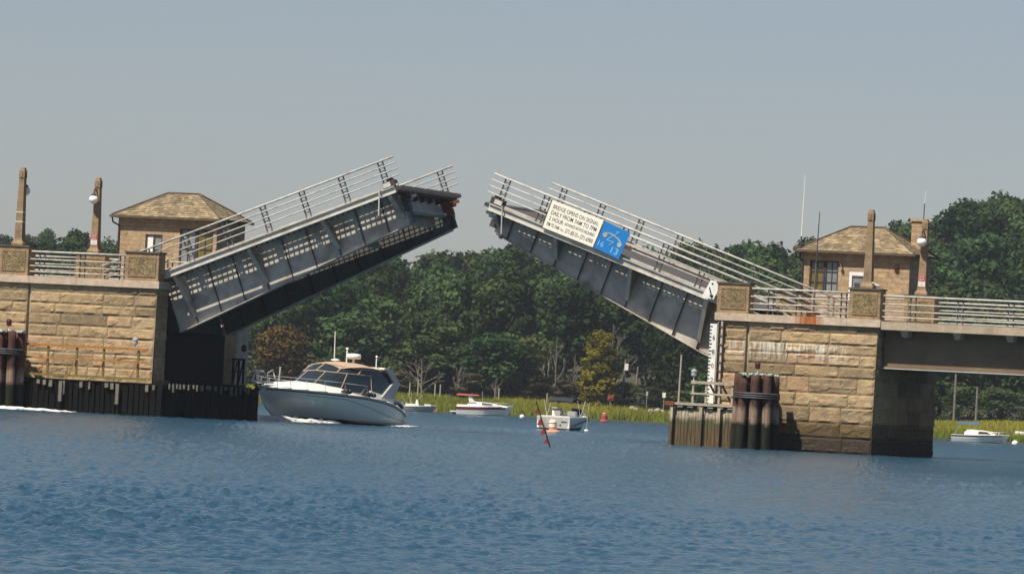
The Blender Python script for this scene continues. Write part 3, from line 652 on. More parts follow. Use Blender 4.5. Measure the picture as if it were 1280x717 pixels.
def make_pier(side):
    if side == 'L':
        s0, s1, cz = -33.0, -18.5, 6.62; pit0, pit1 = -23.4, -18.5; groove = -25.4
        o = bthing('bridge_pier', 'left stone pier of rough tan blocks with the orange timber walkway rail in front', 'bridge pier', 0,0,0)
    else:
        s0, s1, cz = 10.75, 18.4, 6.37; pit0, pit1 = 10.75, 15.4; groove = 12.0
        o = bthing('bridge_pier', 'right stone pier of rough tan blocks with white lime streaks and a rust stained coping', 'bridge pier', 0,0,0)
    zc = cz-0.36
    rows = [r*(zc+0.62)/(sum(ROWH)+0.6) for r in [0.6]+ROWH]
    TW, T2 = 1.35, 10.4
    mb = MB(); mb.tone = []
    g = 0.07
    bat = lambda z: 0.03*(6.3-z)   # slight batter
    masonry(o, lambda u,z,d: (u, -d-bat(z), z), s0 if side=='L' else s0, groove-g, -0.6, rows, 11 if side=='L' else 21)
    masonry(o, lambda u,z,d: (u, -d-bat(z), z), groove+g, s1, -0.6, rows, 12 if side=='L' else 22)
    # right hand (channel or span) faces
    if side == 'L':
        masonry(o, lambda u,z,d: (s1+d, u, z), 0, TW, -0.6, rows, 13)
        masonry(o, lambda u,z,d: (s1+d, u, z), 8.7, T2, -0.6, rows, 14)
    else:
        masonry(o, lambda u,z,d: (s1+d, u, z), 0, T2, -0.6, rows, 23)
        masonry(o, lambda u,z,d: (s0-d, u, z), 0, TW, -0.6, rows, 24)
        masonry(o, lambda u,z,d: (s0-d, u, z), 8.7, T2, -0.6, rows, 25)
    masonry(o, lambda u,z,d: (u, T2+d, z), s0, s1, -0.6, rows, 33)
    # cores behind the facing: joints show this
    co = MB(); e = 0.01
    zp = -0.6+sum(rows[:5])-0.02
    co.box(s0+e+0.05, groove-g, 0.0, TW, -0.7, zc-0.01)
    co.box(groove-g+0.002, groove+g-0.002, 0.12, TW, -0.7, zc-0.01)
    co.box(groove+g, s1-0.04, 0.0, TW, -0.7, zc-0.01)
    co.box(s0+0.05, s1-0.04, 8.7, T2-0.04, -0.7, zc-0.01)
    co.box(s0+0.05, s1-0.04, TW+0.002, 8.698, -0.7, zp)
    if side == 'L': co.box(s0+0.05, pit0, TW+0.002, 8.698, zp+0.002, zc-0.01)
    else: co.box(pit1, s1-0.04, TW+0.002, 8.698, zp+0.002, zc-0.01)
    # footing carrying the tender house
    if side == 'L': co.box(-26.0,-19.6,T2+0.05,14.6,-0.7,zc+0.2)
    else: co.box(10.9,16.55,T2+0.05,14.6,-0.7,zc+0.2)
    MB().box(*( (-18.62,-18.42) if side=='L' else (10.55,10.70)), TW+0.05, 8.65, -0.7, 4.2).build('pit_shade_panel','blackwood',o)  # added black panel, stands in for the deep shade of the pit
    co.build('core', mat('mortar', (0.42,0.35,0.25), 0.95, var=0.3), o)
    # coping, near and far
    if side == 'L':
        coping_slab(o, -33.1, -18.36, -0.2, TW+0.1, zc, cz, [-25.4,-22.8,-20.35]); coping_slab(o, -33.1, -18.36, 8.6, T2+0.2, zc, cz, [-25.4,-22.8])
    else:
        coping_slab(o, 10.36, 18.56, -0.2, TW+0.1, zc, cz, [12.0,14.4,16.9]); coping_slab(o, 10.36, 18.56, 8.6, T2+0.2, zc, cz, [12.0,14.4])
    # roadway over the solid part
    ra, rb = (-33.0, pit0) if side=='L' else (pit1, 18.56)
    MB().box(ra, rb, TW+0.11, 8.59, zc+0.002, cz-0.06).build('roadway','road',o)
    # pedestals
    dz = cz
    if side == 'L':
        pedestal(o,-27.15,-25.55,-0.05,0.8,dz,dz+1.49); pedestal(o,-20.3,-18.5,-0.05,0.75,dz,dz+1.44)
        pedestal(o,-27.15,-25.55,9.25,10.1,dz,dz+1.49); pedestal(o,-20.3,-18.5,9.25,10.0,dz,dz+1.4)
    else:
        pedestal(o,10.4,11.97,-0.05,0.75,dz,dz+1.46); pedestal(o,16.93,18.45,-0.05,0.8,dz,dz+1.46)
        pedestal(o,16.93,18.45,9.25,10.1,dz,dz+1.46); pedestal(o,10.4,11.97,9.25,10.0,dz,dz+1.4)
    return o
make_pier('L'); make_pier('R')

def obelisk(label, s, t, z, h, lamp=None, sign=False, bands=False):
    o = bthing('obelisk_post', label, 'lamp post' if lamp else 'post', s, t, z, 'obelisk posts on the bridge pedestals')
    secs = [(0,0.31),(0.10,0.31),(0.13,0.29),(0.22,0.235),(0.32,0.205),(h-0.52,0.135),(h-0.50,0.155),(h-0.15,0.15),(h-0.10,0.12),(h,0.10)]
    mb = MB().sqloft(secs); mb.build('shaft','obelisk',o)
    k = MB()
    for sg in (-1,1): k.box(-0.05,0.05, sg*0.16-0.02 if sg>0 else -0.18, 0.18 if sg>0 else -0.14, h-0.48,h-0.2)
    for sg in (-1,1): k.box((0.155 if sg>0 else -0.185),(0.185 if sg>0 else -0.155),-0.05,0.05,h-0.48,h-0.2)
    k.build('carved_tab','obelisk',o)
    if lamp:
        sg = 1 if lamp == 'far' else -1
        gz = h-1.13
        br = MB().path([(0,sg*0.14,gz+0.42),(-0.02,sg*0.3,gz+0.55),(-0.03,sg*0.42,gz+0.5),(-0.03,sg*0.45,gz+0.32)],0.035)
        br.build('lamp_bracket','darksteel',o)
        MB().lathe([(0.05,0.32),(0.13,0.27),(0.14,0.19),(0.12,0.17)],(-0.03,sg*0.45,gz)).build('lamp_cap','darksteel',o, smooth=True)
        prof = [(0.24*math.sin(math.pi*q/10)+0.001, -0.24*math.cos(math.pi*q/10)*0.92) for q in range(11)]
        MB().lathe(prof,(-0.03,sg*0.45,gz)).build('lamp_globe','globe',o, smooth=True)
    if sign:
        p = MB().box(-0.17,0.17,-0.215,-0.19,0.42,0.98).build('warning_plate','white',o)
        MB().box(-0.165,0.165,-0.222,-0.217,0.68,0.975).build('red_field','red',p)
        tx = MB(); text_into(tx,'DANGER',-0.13,0.13,0.85,0.93,-0.2245); text_into(tx,'KEEP OFF',-0.13,0.13,0.72,0.80,-0.2245); tx.build('lettering','white',p)
        tx = MB(); text_into(tx,'NO FISHING',-0.13,0.13,0.58,0.64,-0.2165); text_into(tx,'FROM BRIDGE',-0.13,0.13,0.47,0.53,-0.2165); tx.build('lettering','red',p)
    if bands:
        b = MB()
        for zz in (1.15,1.62):
            w = 0.205-(0.07*(zz-0.32)/(h-0.84))+0.012; b.sqloft([(zz,w),(zz+0.035,w)])
        b.build('white_band','white',o)
    return o
obelisk('leftmost near obelisk with two white bands and its globe lamp behind', -26.28, 0.4, 8.11, 3.85, 'far', bands=True)
obelisk('left far obelisk with white globe lamp and red and white plate, beside the left tower', -26.3, 9.65, 8.11, 3.85, 'near', sign=True)
obelisk('obelisk without a lamp on the near pedestal in front of the right tower', 17.68, 0.4, 7.83, 3.7, None)
obelisk('right far obelisk with white globe lamp and red and white plate, right of the tower', 17.7, 9.65, 7.83, 3.7, 'near', sign=True)

def guardrail(label, s0, s1, t, z, posts, hs=(1.21,0.83,0.50,0.22), group='guardrails of the bridge'):
    o = bthing('guardrail', label, 'railing', (s0+s1)/2, t, z, group); c = (s0+s1)/2
    for i, h in enumerate(hs): MB().tube((s0-c,0,h),(s1-c,0,h),0.048 if i==0 else 0.034,n=10).build('rail','rail',o,smooth=True)
    for p in posts:
        mb = MB()
        for d in (-0.13,0.13): mb.beam((p-c+d,0.09,0),(p-c+d,0.09,hs[0]-0.05),0.05,0.09,(0,1,0))
        for h in hs: mb.box(p-c-0.16,p-c+0.16,0.04,0.085,h-0.03,h+0.03)
        mb.build('post','post',o)
    return o
guardrail('near guardrail between the two pedestals of the left pier', -25.5, -20.35, 0.1, 6.62, (-24.9,-22.7,-20.55))
guardrail('far guardrail of the left pier, in front of the left tower', -25.5, -20.35, 9.6, 6.62, (-24.5,-22.1))
guardrail('guardrail at the far left edge of the picture beyond the first pedestal', -33.0, -27.2, 0.1, 6.62, (-30,-27.5))
guardrail('far guardrail left of the second obelisk', -33.0, -27.2, 9.6, 6.62, (-30,-27.5))
guardrail('near guardrail between the two pedestals of the right pier', 12.02, 16.88, 0.1, 6.37, (13.0,14.4,16.6))
guardrail('far guardrail of the right pier, in front of the right tower', 12.02, 16.88, 9.6, 6.37, (13.1,15.6))
guardrail('near guardrail along the right approach span', 18.55, 36, 0.1, 6.30, (20.0,22.3,24.75,27.2,29.6,32,34.4))
guardrail('far guardrail along the right approach span', 18.55, 36, 9.6, 6.30, (19.6,22.0,24.4,26.9,29.3,31.7,34.1))

def make_span():
    o = bthing('approach_span', 'tan girder span carrying the road right of the right pier', 'bridge span', 18.5, 0, 0)
    x1 = 18.0
    MB().box(0.07,x1,-0.15,10.2,5.92,6.30).build('deck_slab','conc',o)
    MB().box(0.07,x1,1.2,8.6,6.302,6.36).build('roadway','road',o)
    for t0 in (0.55,3.2,5.9,8.6):
        g = MB(); g.box(0.02,x1,t0+0.2,t0+0.24,4.22,5.918); g.box(0.02,x1,t0,t0+0.44,4.14,4.218); g.box(0.02,x1,t0+0.02,t0+0.42,5.86,5.916)
        g.build('girder','beam',o)
        MB().box(0.02,x1,t0-0.02,t0+0.46,4.1,4.137).build('flange_edge','fascia',o)
    for s in (1.2,3.75,6.3,8.8,11.3,13.8,16.3):
        MB().hexa([(s-0.13,0.1,5.6),(s+0.13,0.1,5.6),(s+0.13,0.72,5.6),(s-0.13,0.72,5.6),(s-0.2,-0.1,5.915),(s+0.2,-0.1,5.915),(s+0.2,0.72,5.915),(s-0.2,0.72,5.915)]).build('bracket','conc',o)
make_span()

# ------------------------------------------------------------------ bascule leaves
def make_leaf(side):
    if side == 'L': sg, s0, z0, tilt, ln, dh, dt = 1, -20.0, 6.66, -R(21.5), 14.45, 2.70, 1.65; lab = 'raised left bridge leaf, its dark open grid underside showing'
    else: sg, s0, z0, tilt, ln, dh, dt = -1, 11.6, 6.77, R(18.76), 14.1, 2.75, 1.15; lab = 'raised right bridge leaf that carries the white and the blue sign'
    o = bthing('bridge_leaf', lab, 'drawbridge', s0, 0, z0, 'raised leaves of the drawbridge', tilt)
    X = lambda d: sg*d
    def bx(mb, d0, d1, t0, t1, a, b): x0, x1 = sorted((X(d0),X(d1))); return mb.box(x0,x1,t0,t1,a,b)
    FT, G1, G2, FT2 = 0.85, 2.1, 8.0, 9.25
    f = MB(); bx(f, 1.3, ln-0.15, FT-0.05, FT, -0.46, -0.12); bx(f,1.3,ln-0.15,FT-0.14,FT-0.052,-0.16,-0.12); bx(f,1.3,ln-0.15,FT-0.14,FT-0.052,-0.46,-0.43); f.build('fascia_beam','fascia',o)
    f = MB(); bx(f, 1.3, ln-0.15, FT2, FT2+0.05, -0.46, -0.12); f.build('fascia_beam','fascia',o)
    # kerb strip above the fascia
    f = MB(); bx(f, 1.1, ln, FT+0.12, FT+0.2, -0.118, 0.0); bx(f, 1.1, ln, FT2-0.2, FT2-0.12, -0.118, 0.0); f.build('kerb_strip','steel',o)
    # girders: web, flanges, stiffeners
    def bot(d): return -0.25-(dh+(dt-dh)*max(0,(d-1.5))/(ln-1.5))
    panel = 1.37; nst = int((ln-0.6)/panel)
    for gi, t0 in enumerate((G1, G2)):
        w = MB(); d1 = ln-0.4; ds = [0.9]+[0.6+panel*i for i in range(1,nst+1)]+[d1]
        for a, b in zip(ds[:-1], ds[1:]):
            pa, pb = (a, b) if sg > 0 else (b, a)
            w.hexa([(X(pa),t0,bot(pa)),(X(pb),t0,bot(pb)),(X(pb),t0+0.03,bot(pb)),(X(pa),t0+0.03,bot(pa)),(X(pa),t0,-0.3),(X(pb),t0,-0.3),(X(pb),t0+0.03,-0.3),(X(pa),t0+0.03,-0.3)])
        w.build('girder_web','steel' if gi == 0 else 'steelshade',o)
        w = MB()
        w.beam((X(0.9),t0+0.015,bot(0.9)-0.02),(X(1.48),t0+0.015,bot(1.5)-0.02),0.36,0.04,(0,0,1)); w.beam((X(1.5),t0+0.015,bot(1.5)-0.02),(X(d1),t0+0.015,bot(d1)-0.02),0.36,0.04,(0,0,1))
        w.beam((X(-1.0),t0+0.015,-0.28),(X(d1),t0+0.015,-0.28),0.36,0.04,(0,0,1)); w.build('girder_flange','steel',o)
        for i in range(1,nst+1):
            d = 0.6+panel*i; q = MB(); bx(q,d-0.012,d+0.012,t0-0.14,t0-0.002,bot(d),-0.32); bx(q,d-0.012,d+0.012,t0+0.032,t0+0.17,bot(d),-0.32); q.build('stiffener','darksteel',o)
    # sidewalk brackets: tapering plates from fascia to girder
    for i in range(0, nst+1, 3):
        d = 0.6+panel*(i+ (1 if side=='L' else 1))
        if d > ln-0.2: d = ln-0.55
        for t_in, t_out in ((G1-0.16,FT+0.005),(G2+0.2,FT2-0.005)):
            q = MB(); x0, x1 = sorted((X(d-0.10),X(d+0.10)))
            zb = bot(d)+0.35
            ta, tb = (t_out, t_in)
            q.hexa([(x0,tb,zb),(x1,tb,zb),(x1,tb+0.01,zb),(x0,tb+0.01,zb),(x0,ta,-0.46),(x1,ta,-0.46),(x1,tb+0.01,-0.45),(x0,tb+0.01,-0.45)])
            q.hexa([(x0,ta,-0.62),(x1,ta,-0.62),(x1,tb,zb),(x0,tb,zb),(x0,ta,-0.46),(x1,ta,-0.46),(x1,tb,-0.46),(x0,tb,-0.46)])
            q.build('sidewalk_bracket','steel',o)
    # sidewalk decking: solid strips with an open lattice strip that lets sun through
    def deck_solid(t0,t1,z1=-0.22,z0=-0.27,name='deck_plate',m='darksteel'):
        q = MB(); bx(q,0.3,ln-0.05,t0,t1,z0,z1); q.build(name,m,o)
    def lattice(t0,t1,rows,pitch=0.285,bar=0.055,name='open_grating'):
        q = MB(); h = (t1-t0)/rows
        for k in range(rows+1): tt = t0+h*k; bx(q,0.3,ln-0.1,tt-bar*0.28,tt+bar*0.28,-0.245,-0.235)
        d = 0.3
        while d < ln-0.1: bx(q,d-bar/2,d+bar/2,t0,t1,-0.2349,-0.225); d += pitch
        q.build(name,'darksteel',o)
    if side == 'L':
        deck_solid(FT+0.15, G1-1.02); deck_solid(G1-0.93, G1-0.70); lattice(G1-0.70,G1-0.24,3,bar=0.075); deck_solid(G1-0.24,G1+0.15)
    else:
        deck_solid(FT+0.02, G1-0.62); lattice(G1-0.62,G1-0.42,2,bar=0.11); deck_solid(G1-0.42,G1+0.15)
    deck_solid(G2+0.05, FT2-0.02)
    # roadway: stringers + open grid over most of the width
    deck_solid(G1+0.15, G1+1.1); deck_solid(G2-0.42,G2+0.03)
    lattice(G2-0.95,G2-0.42,4,bar=0.06)
    q = MB(); bx(q,0.3,ln-0.05,G1+1.1,G2-0.95,-0.24,-0.18); q.build('roadway_plate','road',o)
    for k in range(5):
        tt = G1+0.9+k*1.05; q = MB(); bx(q,0.3,ln-0.3,tt-0.06,tt+0.06,-0.62,-0.272); q.build('stringer','darksteel',o)
    for i in range(0, nst+1, 3):
        d = min(0.6+panel*(i+1), ln-1.2); q = MB(); bx(q,d-0.03,d+0.03,G1+0.04,G2-0.01,-1.5,-0.625); bx(q,d-0.15,d+0.15,G1+0.2,G2-0.2,-1.54,-1.502); q.build('floor_beam','steel',o)
    # tip cross beam, lock machinery, toothed joint
    q = MB(); bx(q,ln-0.62,ln-0.56,G1+0.1,G2+1.2,-1.15,-0.3); bx(q,ln-0.75,ln-0.4,G1+0.3,G2+1.1,-1.2,-1.152); q.build('end_cross_beam','steel',o)
    q = MB()
    tt = FT+0.1
    while tt < FT2: bx(q,ln-0.1,ln+0.16,tt,tt+0.09,-0.34,-0.16); tt += 0.2
    bx(q,ln-0.35,ln-0.102,FT+0.05,FT2-0.05,-0.42,-0.14); q.build('toothed_joint','darksteel',o)
    for t0 in (G1-0.1, G2-0.1):
        q = MB(); bx(q,ln-0.5,ln+0.12,t0,t0+0.3,-0.85,-0.5); bx(q,ln-0.3,ln+0.35,t0+0.08,t0+0.22,-0.75,-0.6); bx(q,ln-0.42,ln-0.1,t0-0.05,t0+0.35,-1.25,-0.88); q.build('lock_casting','rust' if t0 > 5 else 'darksteel',o)
    q = MB(); bx(q,ln-0.75,ln-0.1,FT+0.0,FT+0.5,-0.10,0.22); bx(q,ln-0.5,ln-0.2,FT+0.1,FT+0.35,0.221,0.34); q.build('tip_box','darksteel',o)
    q = MB(); bx(q,ln-0.72,ln-0.32,FT-0.03,FT-0.003,-0.05,0.17); q.build('tip_box_cover','fascia',o)
    # navigation light hung at the near tip
    lx = ln-0.85
    q = MB().tube((X(lx),FT-0.22,0.0),(X(lx-0.5*0+(-0.45)),FT-0.22,-1.25),0.04); lt = q.build('light_hanger','fascia',o)
    MB().lathe([(0.08,0),(0.11,0.05),(0.11,0.2),(0.06,0.26)],(X(lx-0.48),FT-0.22,-1.5),n=10).build('channel_light','darksteel',lt)
    # hanging bolt heads under fascia
    q = MB(); d = 0.8
    while d < ln-0.3: bx(q,d-0.03,d+0.03,FT+0.01,FT+0.12,-0.55,-0.45); d += 0.3
    q.build('bolt_row','darksteel',o)
    q = MB(); bx(q,-3.0,0.85,G1+0.35,G2-0.25,-2.9,-0.7); q.build('counterweight','blackpaint_steel' if 'blackpaint_steel' in MAT else 'darksteel',o)
    # railings
    for tr in (FT+0.05, FT2-0.1):
        for k, h in enumerate((1.29,0.98,0.67,0.36)):
            sa = abs(math.sin(tilt)); dlo = -2.8
            # rails stop where they would run into the road
            zroad = 6.62 if side=='L' else 6.40
            dmin = (zroad+0.08 - z0 - h*math.cos(tilt))/sa
            dlo = max(-3.4 if side=='R' else -1.6, dmin)
            MB().tube((X(dlo),tr,h),(X(ln-0.05 + (0.25 if k==0 else 0.28)),tr,h),0.052 if k==0 else 0.032,n=8).build('rail','rail',o,smooth=True)
        d = ln-0.55
        while d > -1.2:
            mb = MB(); zb = -0.1
            for q in (-0.13,0.13): mb.beam((X(d+q),tr+0.08,zb if d > 0.8 else 0.25),(X(d+q),tr+0.08,1.25),0.05,0.09,(0,1,0))
            for h in (1.29,0.98,0.67,0.36): bx(mb,d-0.16,d+0.16,tr+0.03,tr+0.078,h-0.03,h+0.03)
            for h in (1.1,0.8,0.5,0.2): bx(mb,d-0.1,d+0.1,tr+0.07,tr+0.09,h-0.02,h+0.02)
            mb.build('rail_post','post',o); d -= 2.17
    # foot brackets of posts at the sidewalk brackets
    return o
make_leaf('L'); make_leaf('R')

# ------------------------------------------------------------------ signs on the right leaf
def board(name, label, cat, s, z, w, h, ang, m, t=0.60):
    o = bthing(name, label, cat, s, t, z, tilt=ang)
    MB().box(0,w,0,0.035,-h,0).build('panel', m, o)
    e = MB(); e.box(-0.05,-0.003,0.0,0.09,-h,0); e.box(w*0.25,w*0.25+0.06,0.037,0.3,-h+0.1,-0.1); e.box(w*0.75,w*0.75+0.06,0.037,0.3,-h+0.1,-0.1); e.build('mounting_frame','black',o)
    return o
o = board('notice_board','white notice board with four lines of black lettering, hung on the right leaf','sign', 1.62, 11.41, 2.78, 1.40, R(18.2), 'signwhite')
tx = MB(); text_into(tx,'BRIDGE OPENS ON SIGNAL',0.16,2.62,-0.36,-0.16,-0.006); tx.build('lettering','ink',o)
tx = MB(); text_into(tx,'DAILY FROM 7AM TO 7PM',0.16,2.62,-0.66,-0.45,-0.006); tx.build('lettering','ink',o)
tx = MB(); text_into(tx,'2 HOUR',0.16,0.92,-0.95,-0.75,-0.006); text_into(tx,'ADVANCE NOTICE REQUIRED',1.0,2.62,-0.94,-0.77,-0.006); tx.build('lettering','ink',o)
tx = MB(); text_into(tx,'7PM TO 7AM',0.12,0.80,-1.24,-1.06,-0.006); text_into(tx,'CALL',0.86,1.08,-1.23,-1.13,-0.006); text_into(tx,'571-8510',1.14,1.80,-1.25,-1.04,-0.006); text_into(tx,'or',1.84,1.92,-1.23,-1.15,-0.006); text_into(tx,'571-6900',1.96,2.64,-1.25,-1.04,-0.006); tx.build('lettering','ink',o)
o = board('radio_channel_sign','bright blue square sign with a handset symbol, a lightning line and 16 and 13','sign', 4.36, 10.50, 1.40, 1.38, R(22), 'signblue', 0.58)
b = MB()
for (x0,z0),(x1,z1) in (((0.76,-0.22),(0.88,-0.20)),((0.88,-0.20),(0.45,-0.78)),((0.45,-0.78),(0.86,-0.74)),((0.86,-0.74),(0.66,-0.96))): b.beam((x0,-0.012,z0),(x1,-0.012,z1),0.035,0.012,(0,1,0))
b.build('lightning_line','signgrey',o)
hs_ = MB(); pts = [(0.20,-0.62),(0.28,-0.50),(0.45,-0.43),(0.70,-0.44),(0.95,-0.50),(1.12,-0.60),(1.2,-0.74)]
for (x0,z0),(x1,z1) in zip(pts[:-1],pts[1:]): hs_.beam((x0,-0.01,z0),(x1,-0.01,z1),0.07,0.01,(0,1,0))
for cx, cz in ((0.28,-0.60),(1.14,-0.74)):
    hs_.tube((cx,-0.018,cz),(cx,-0.004,cz),0.12,n=16)
hs_.build('handset_symbol','signtan',o)
tx = MB(); text_into(tx,'16',0.12,0.42,-1.20,-0.93,-0.006); text_into(tx,'13',0.86,1.22,-1.26,-0.95,-0.006); tx.build('numerals','signgrey',o)
# white board with arrow at the heel of the right leaf
o = bthing('arrow_board','small white board with a black arrow beside the right pier pedestal','sign', 9.35, 0.55, 8.18, tilt=R(18.8))
MB().hexa([(0.42,0,-1.0),(1.02,0,-0.92),(1.02,0.03,-0.92),(0.42,0.03,-1.0),(0.55,0,-0.1),(1.1,0,-0.05),(1.1,0.03,-0.05),(0.55,0.03,-0.1)]).build('panel','white',o)
a = MB().beam((0.62,-0.01,-0.45),(0.86,-0.01,-0.78),0.06,0.01,(0,1,0)); i = len(a.v); a.v += [(0.74,-0.012,-0.80),(0.95,-0.012,-0.72),(0.95,-0.012,-0.93)]; a.f.append((i,i+1,i+2)); a.box(0.66,0.74,-0.012,-0.004,-0.28,-0.2); a.build('arrow','black',o)

# ------------------------------------------------------------------ tender houses
def make_house(side):
    if side == 'L': s0, s1, z0, ze = -25.5, -20.0, 6.47, 10.12; lab = 'left stone bridge tender house with hipped shingle roof behind the left leaf'
    else: s0, s1, z0, ze = 11.2, 16.72, 6.22, 9.82; lab = 'right stone bridge tender house with chimney and hipped shingle roof'
    t0, t1 = 10.62, 14.3
    o = bthing('tender_house', lab, 'house', s0, t0, z0, 'bridge tender houses'); W, D, H = s1-s0, t1-t0, ze-z0
    # front wall with openings
    if side == 'R': ops = [(0.42,1.9,1.55,3.12),(2.45,3.35,1.2,2.68)]
    else: ops = [(1.55,2.5,1.2,2.75),(3.45,5.3,1.1,3.1)]
    mb = MB(); xs = [0]
    y1 = 0.3
    cur = 0
    for a,b,c,d in ops:
        mb.box(cur,a,0,y1,0,H); mb.box(a,b,0,y1,0,c); mb.box(a,b,0,y1,d,H); cur = b
    mb.box(cur,W,0,y1,0,H)
    mb.box(0,0.3,y1,D-0.3,0,H); mb.box(W-0.3,W,y1,D-0.3,0,H); mb.box(0,W,D-0.3,D,0,H)
    mb.build('wall','house',o)
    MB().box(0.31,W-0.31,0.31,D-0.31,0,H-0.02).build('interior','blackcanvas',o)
    def win(a,b,c,d,fm,pm,mull=1,rowsn=2,pane2=None):
        f = MB(); w = 0.07
        f.box(a,a+w,0.03,0.2,c,d); f.box(b-w,b,0.03,0.2,c,d); f.box(a+w,b-w,0.03,0.2,c,c+w); f.box(a+w,b-w,0.03,0.2,d-w,d)
        for k in range(1,mull+1): x = a+(b-a)*k/(mull+1); f.box(x-0.02,x+0.02,0.06,0.17,c+w,d-w)
        for k in range(1,rowsn): z = c+(d-c)*k/rowsn; f.box(a+w,b-w,0.061,0.169,z-0.02,z+0.02)
        fo = f.build('window', fm, o); MB().box(a+w,b-w,0.10,0.12,c+w,d-w).build('pane',pm,fo); return fo
    if side == 'R':
        win(0.42,1.18,1.55,3.12,'darksteel','tanreflection',1,3); win(1.2,1.9,1.55,3.12,'darksteel','paleglass',1,3)
        dr = MB(); dr.box(2.45,2.6,0.02,0.2,1.2,2.68); dr.box(3.2,3.35,0.02,0.2,1.2,2.68); dr.box(2.6,3.2,0.02,0.2,2.45,2.68); dr.box(2.6,3.2,0.02,0.2,1.2,1.3); do = dr.build('window','white',o)
        MB().box(2.6,3.2,0.1,0.12,1.3,2.45).build('pane','paleglass',do); MB().box(2.72,3.0,0.06,0.095,1.35,2.1).build('blind','darksteel',do)
        MB().lathe([(0.1,0),(0.14,0.05),(0.12,0.12)],(0,0,0),n=12).build('alarm_bell','lanternred',o,loc=(4.85,-0.02,2.95),rot=(R(90),0,0))
        lm = MB(); lm.box(2.05,2.1,-0.14,0.0,2.98,3.02); lm.lathe([(0.03,0.14),(0.09,0.0)],(2.07,-0.15,2.85),n=10); lm.build('wall_lamp','black',o)
    else:
        win(1.55,2.5,1.2,2.75,'darksteel','paleglass',1,2); win(3.45,4.35,1.1,3.1,'darksteel','paleglass',1,2); win(4.37,5.3,1.1,3.1,'darksteel','tanreflection',1,2)
        sh_ = MB().box(1.68,1.98,0.0,0.05,1.3,2.6).build('white_shutter','white',o)
    # side windows in the dark walls
    # hipped roof with uv for courses
    e = 0.28; x0,x1,y0_,y1_ = -e,W+e,-e,D+e; rz = 1.28; rx0, rx1 = W/2-0.87, W/2+0.87; ry = D/2
    me = bpy.data.meshes.new('roof'); th = 0.07
    V = [(x0,y0_,H),(x1,y0_,H),(x1,y1_,H),(x0,y1_,H),(rx0,ry,H+rz),(rx1,ry,H+rz)]
    Fc = [(0,1,5,4),(1,2,5),(2,3,4,5),(3,0,4),(0,3,2,1)]
    me.from_pydata(V,[],Fc); uv = me.uv_layers.new(name='UVMap')
    for p in me.polygons:
        for li in p.loop_indices:
            v = Vector(V[me.loops[li].vertex_index]); n = p.normal
            hdir = Vector((0,0,1)).cross(n); hdir = hdir.normalized() if hdir.length > 0.01 else Vector((1,0,0)); sd = n.cross(hdir)
            uv.data[li].uv = (v.dot(hdir), v.dot(sd))
    me.materials.append(MAT['shingle']); ro = bpy.data.objects.new('roof', me); C.objects.link(ro); ro.parent = o
    # ragged shingle courses as geometry along each slope
    rg = MB(); rr = random.Random(3 if side=='L' else 4)
    def slope(a,b,c,d):   # a,b eave, d,c ridge
        a,b,c,d = map(Vector,(a,b,c,d)); nrm = (b-a).cross(d-a).normalized(); nr = 13
        for j in range(nr):
            f0, f1 = j/nr, (j+1)/nr; l0, l1 = a.lerp(d,f0), a.lerp(d,f1); r0_, r1_ = b.lerp(c,f0), b.lerp(c,f1); wdt = (r0_-l0).length; k = 0.0
            while k < wdt:
                w = rr.uniform(0.14,0.32); u0, u1 = k/wdt, min(1,(k+w-0.012)/wdt); lift = rr.uniform(0.015,0.04); 
                p0, p1 = l0.lerp(r0_,u0), l0.lerp(r0_,u1); q0, q1 = l1.lerp(r1_,u0), l1.lerp(r1_,u1)
                P = [p0+nrm*lift,p1+nrm*lift,q1+nrm*0.006,q0+nrm*0.006]; rg.quad(*[tuple(x) for x in P]); rg.quad(tuple(p0),tuple(p1),tuple(p1+nrm*lift),tuple(p0+nrm*lift)); tn = rr.random(); rg.tone += [tn]*8; k += w
    rg.tone = []
    slope(V[0],V[1],V[5],V[4]); slope(V[1],V[2],V[5],V[5]); slope(V[3],V[0],V[4],V[4]); slope(V[2],V[3],V[4],V[5])
    rg.build('shingles', SHM, ro)
    hp = MB()
    for a_, b_ in ((0,4),(1,5),(2,5),(3,4),(4,5)): hp.tube(Vector(V[a_])+Vector((0,0,0.04)),Vector(V[b_])+Vector((0,0,0.04)),0.05,n=6)
    hp.build('hip_tiles','capdark',ro)
    g = MB(); g.box(x0-0.08,x1+0.08,y0_-0.1,y0_-0.003,H-0.1,H+0.02); g.box(x1+0.003,x1+0.1,y0_,y1_,H-0.1,H+0.02); g.box(x0-0.1,x0-0.003,y0_,y1_,H-0.1,H+0.02); g.build('gutter','capdark',o)
    so_ = MB().box(x0,x1,y0_,y1_,H-0.06,H-0.004).build('soffit','capdark',o)
    dp = MB().path([(x0+0.05,y0_-0.05,H-0.1),(x0+0.05,y0_+0.1,H-0.35),(0.06,-0.06,H-0.5),(0.06,-0.06,0)],0.045); dp.build('downpipe','darksteel',o)
    if side == 'R':
        ch = MB().box(W-0.75,W-0.2,D-1.1,D-0.5,H+0.1,H+1.72); ch.box(W-0.82,W-0.13,D-1.17,D-0.43,H+1.722,H+1.84); ch.build('chimney','house',ro)
    return o
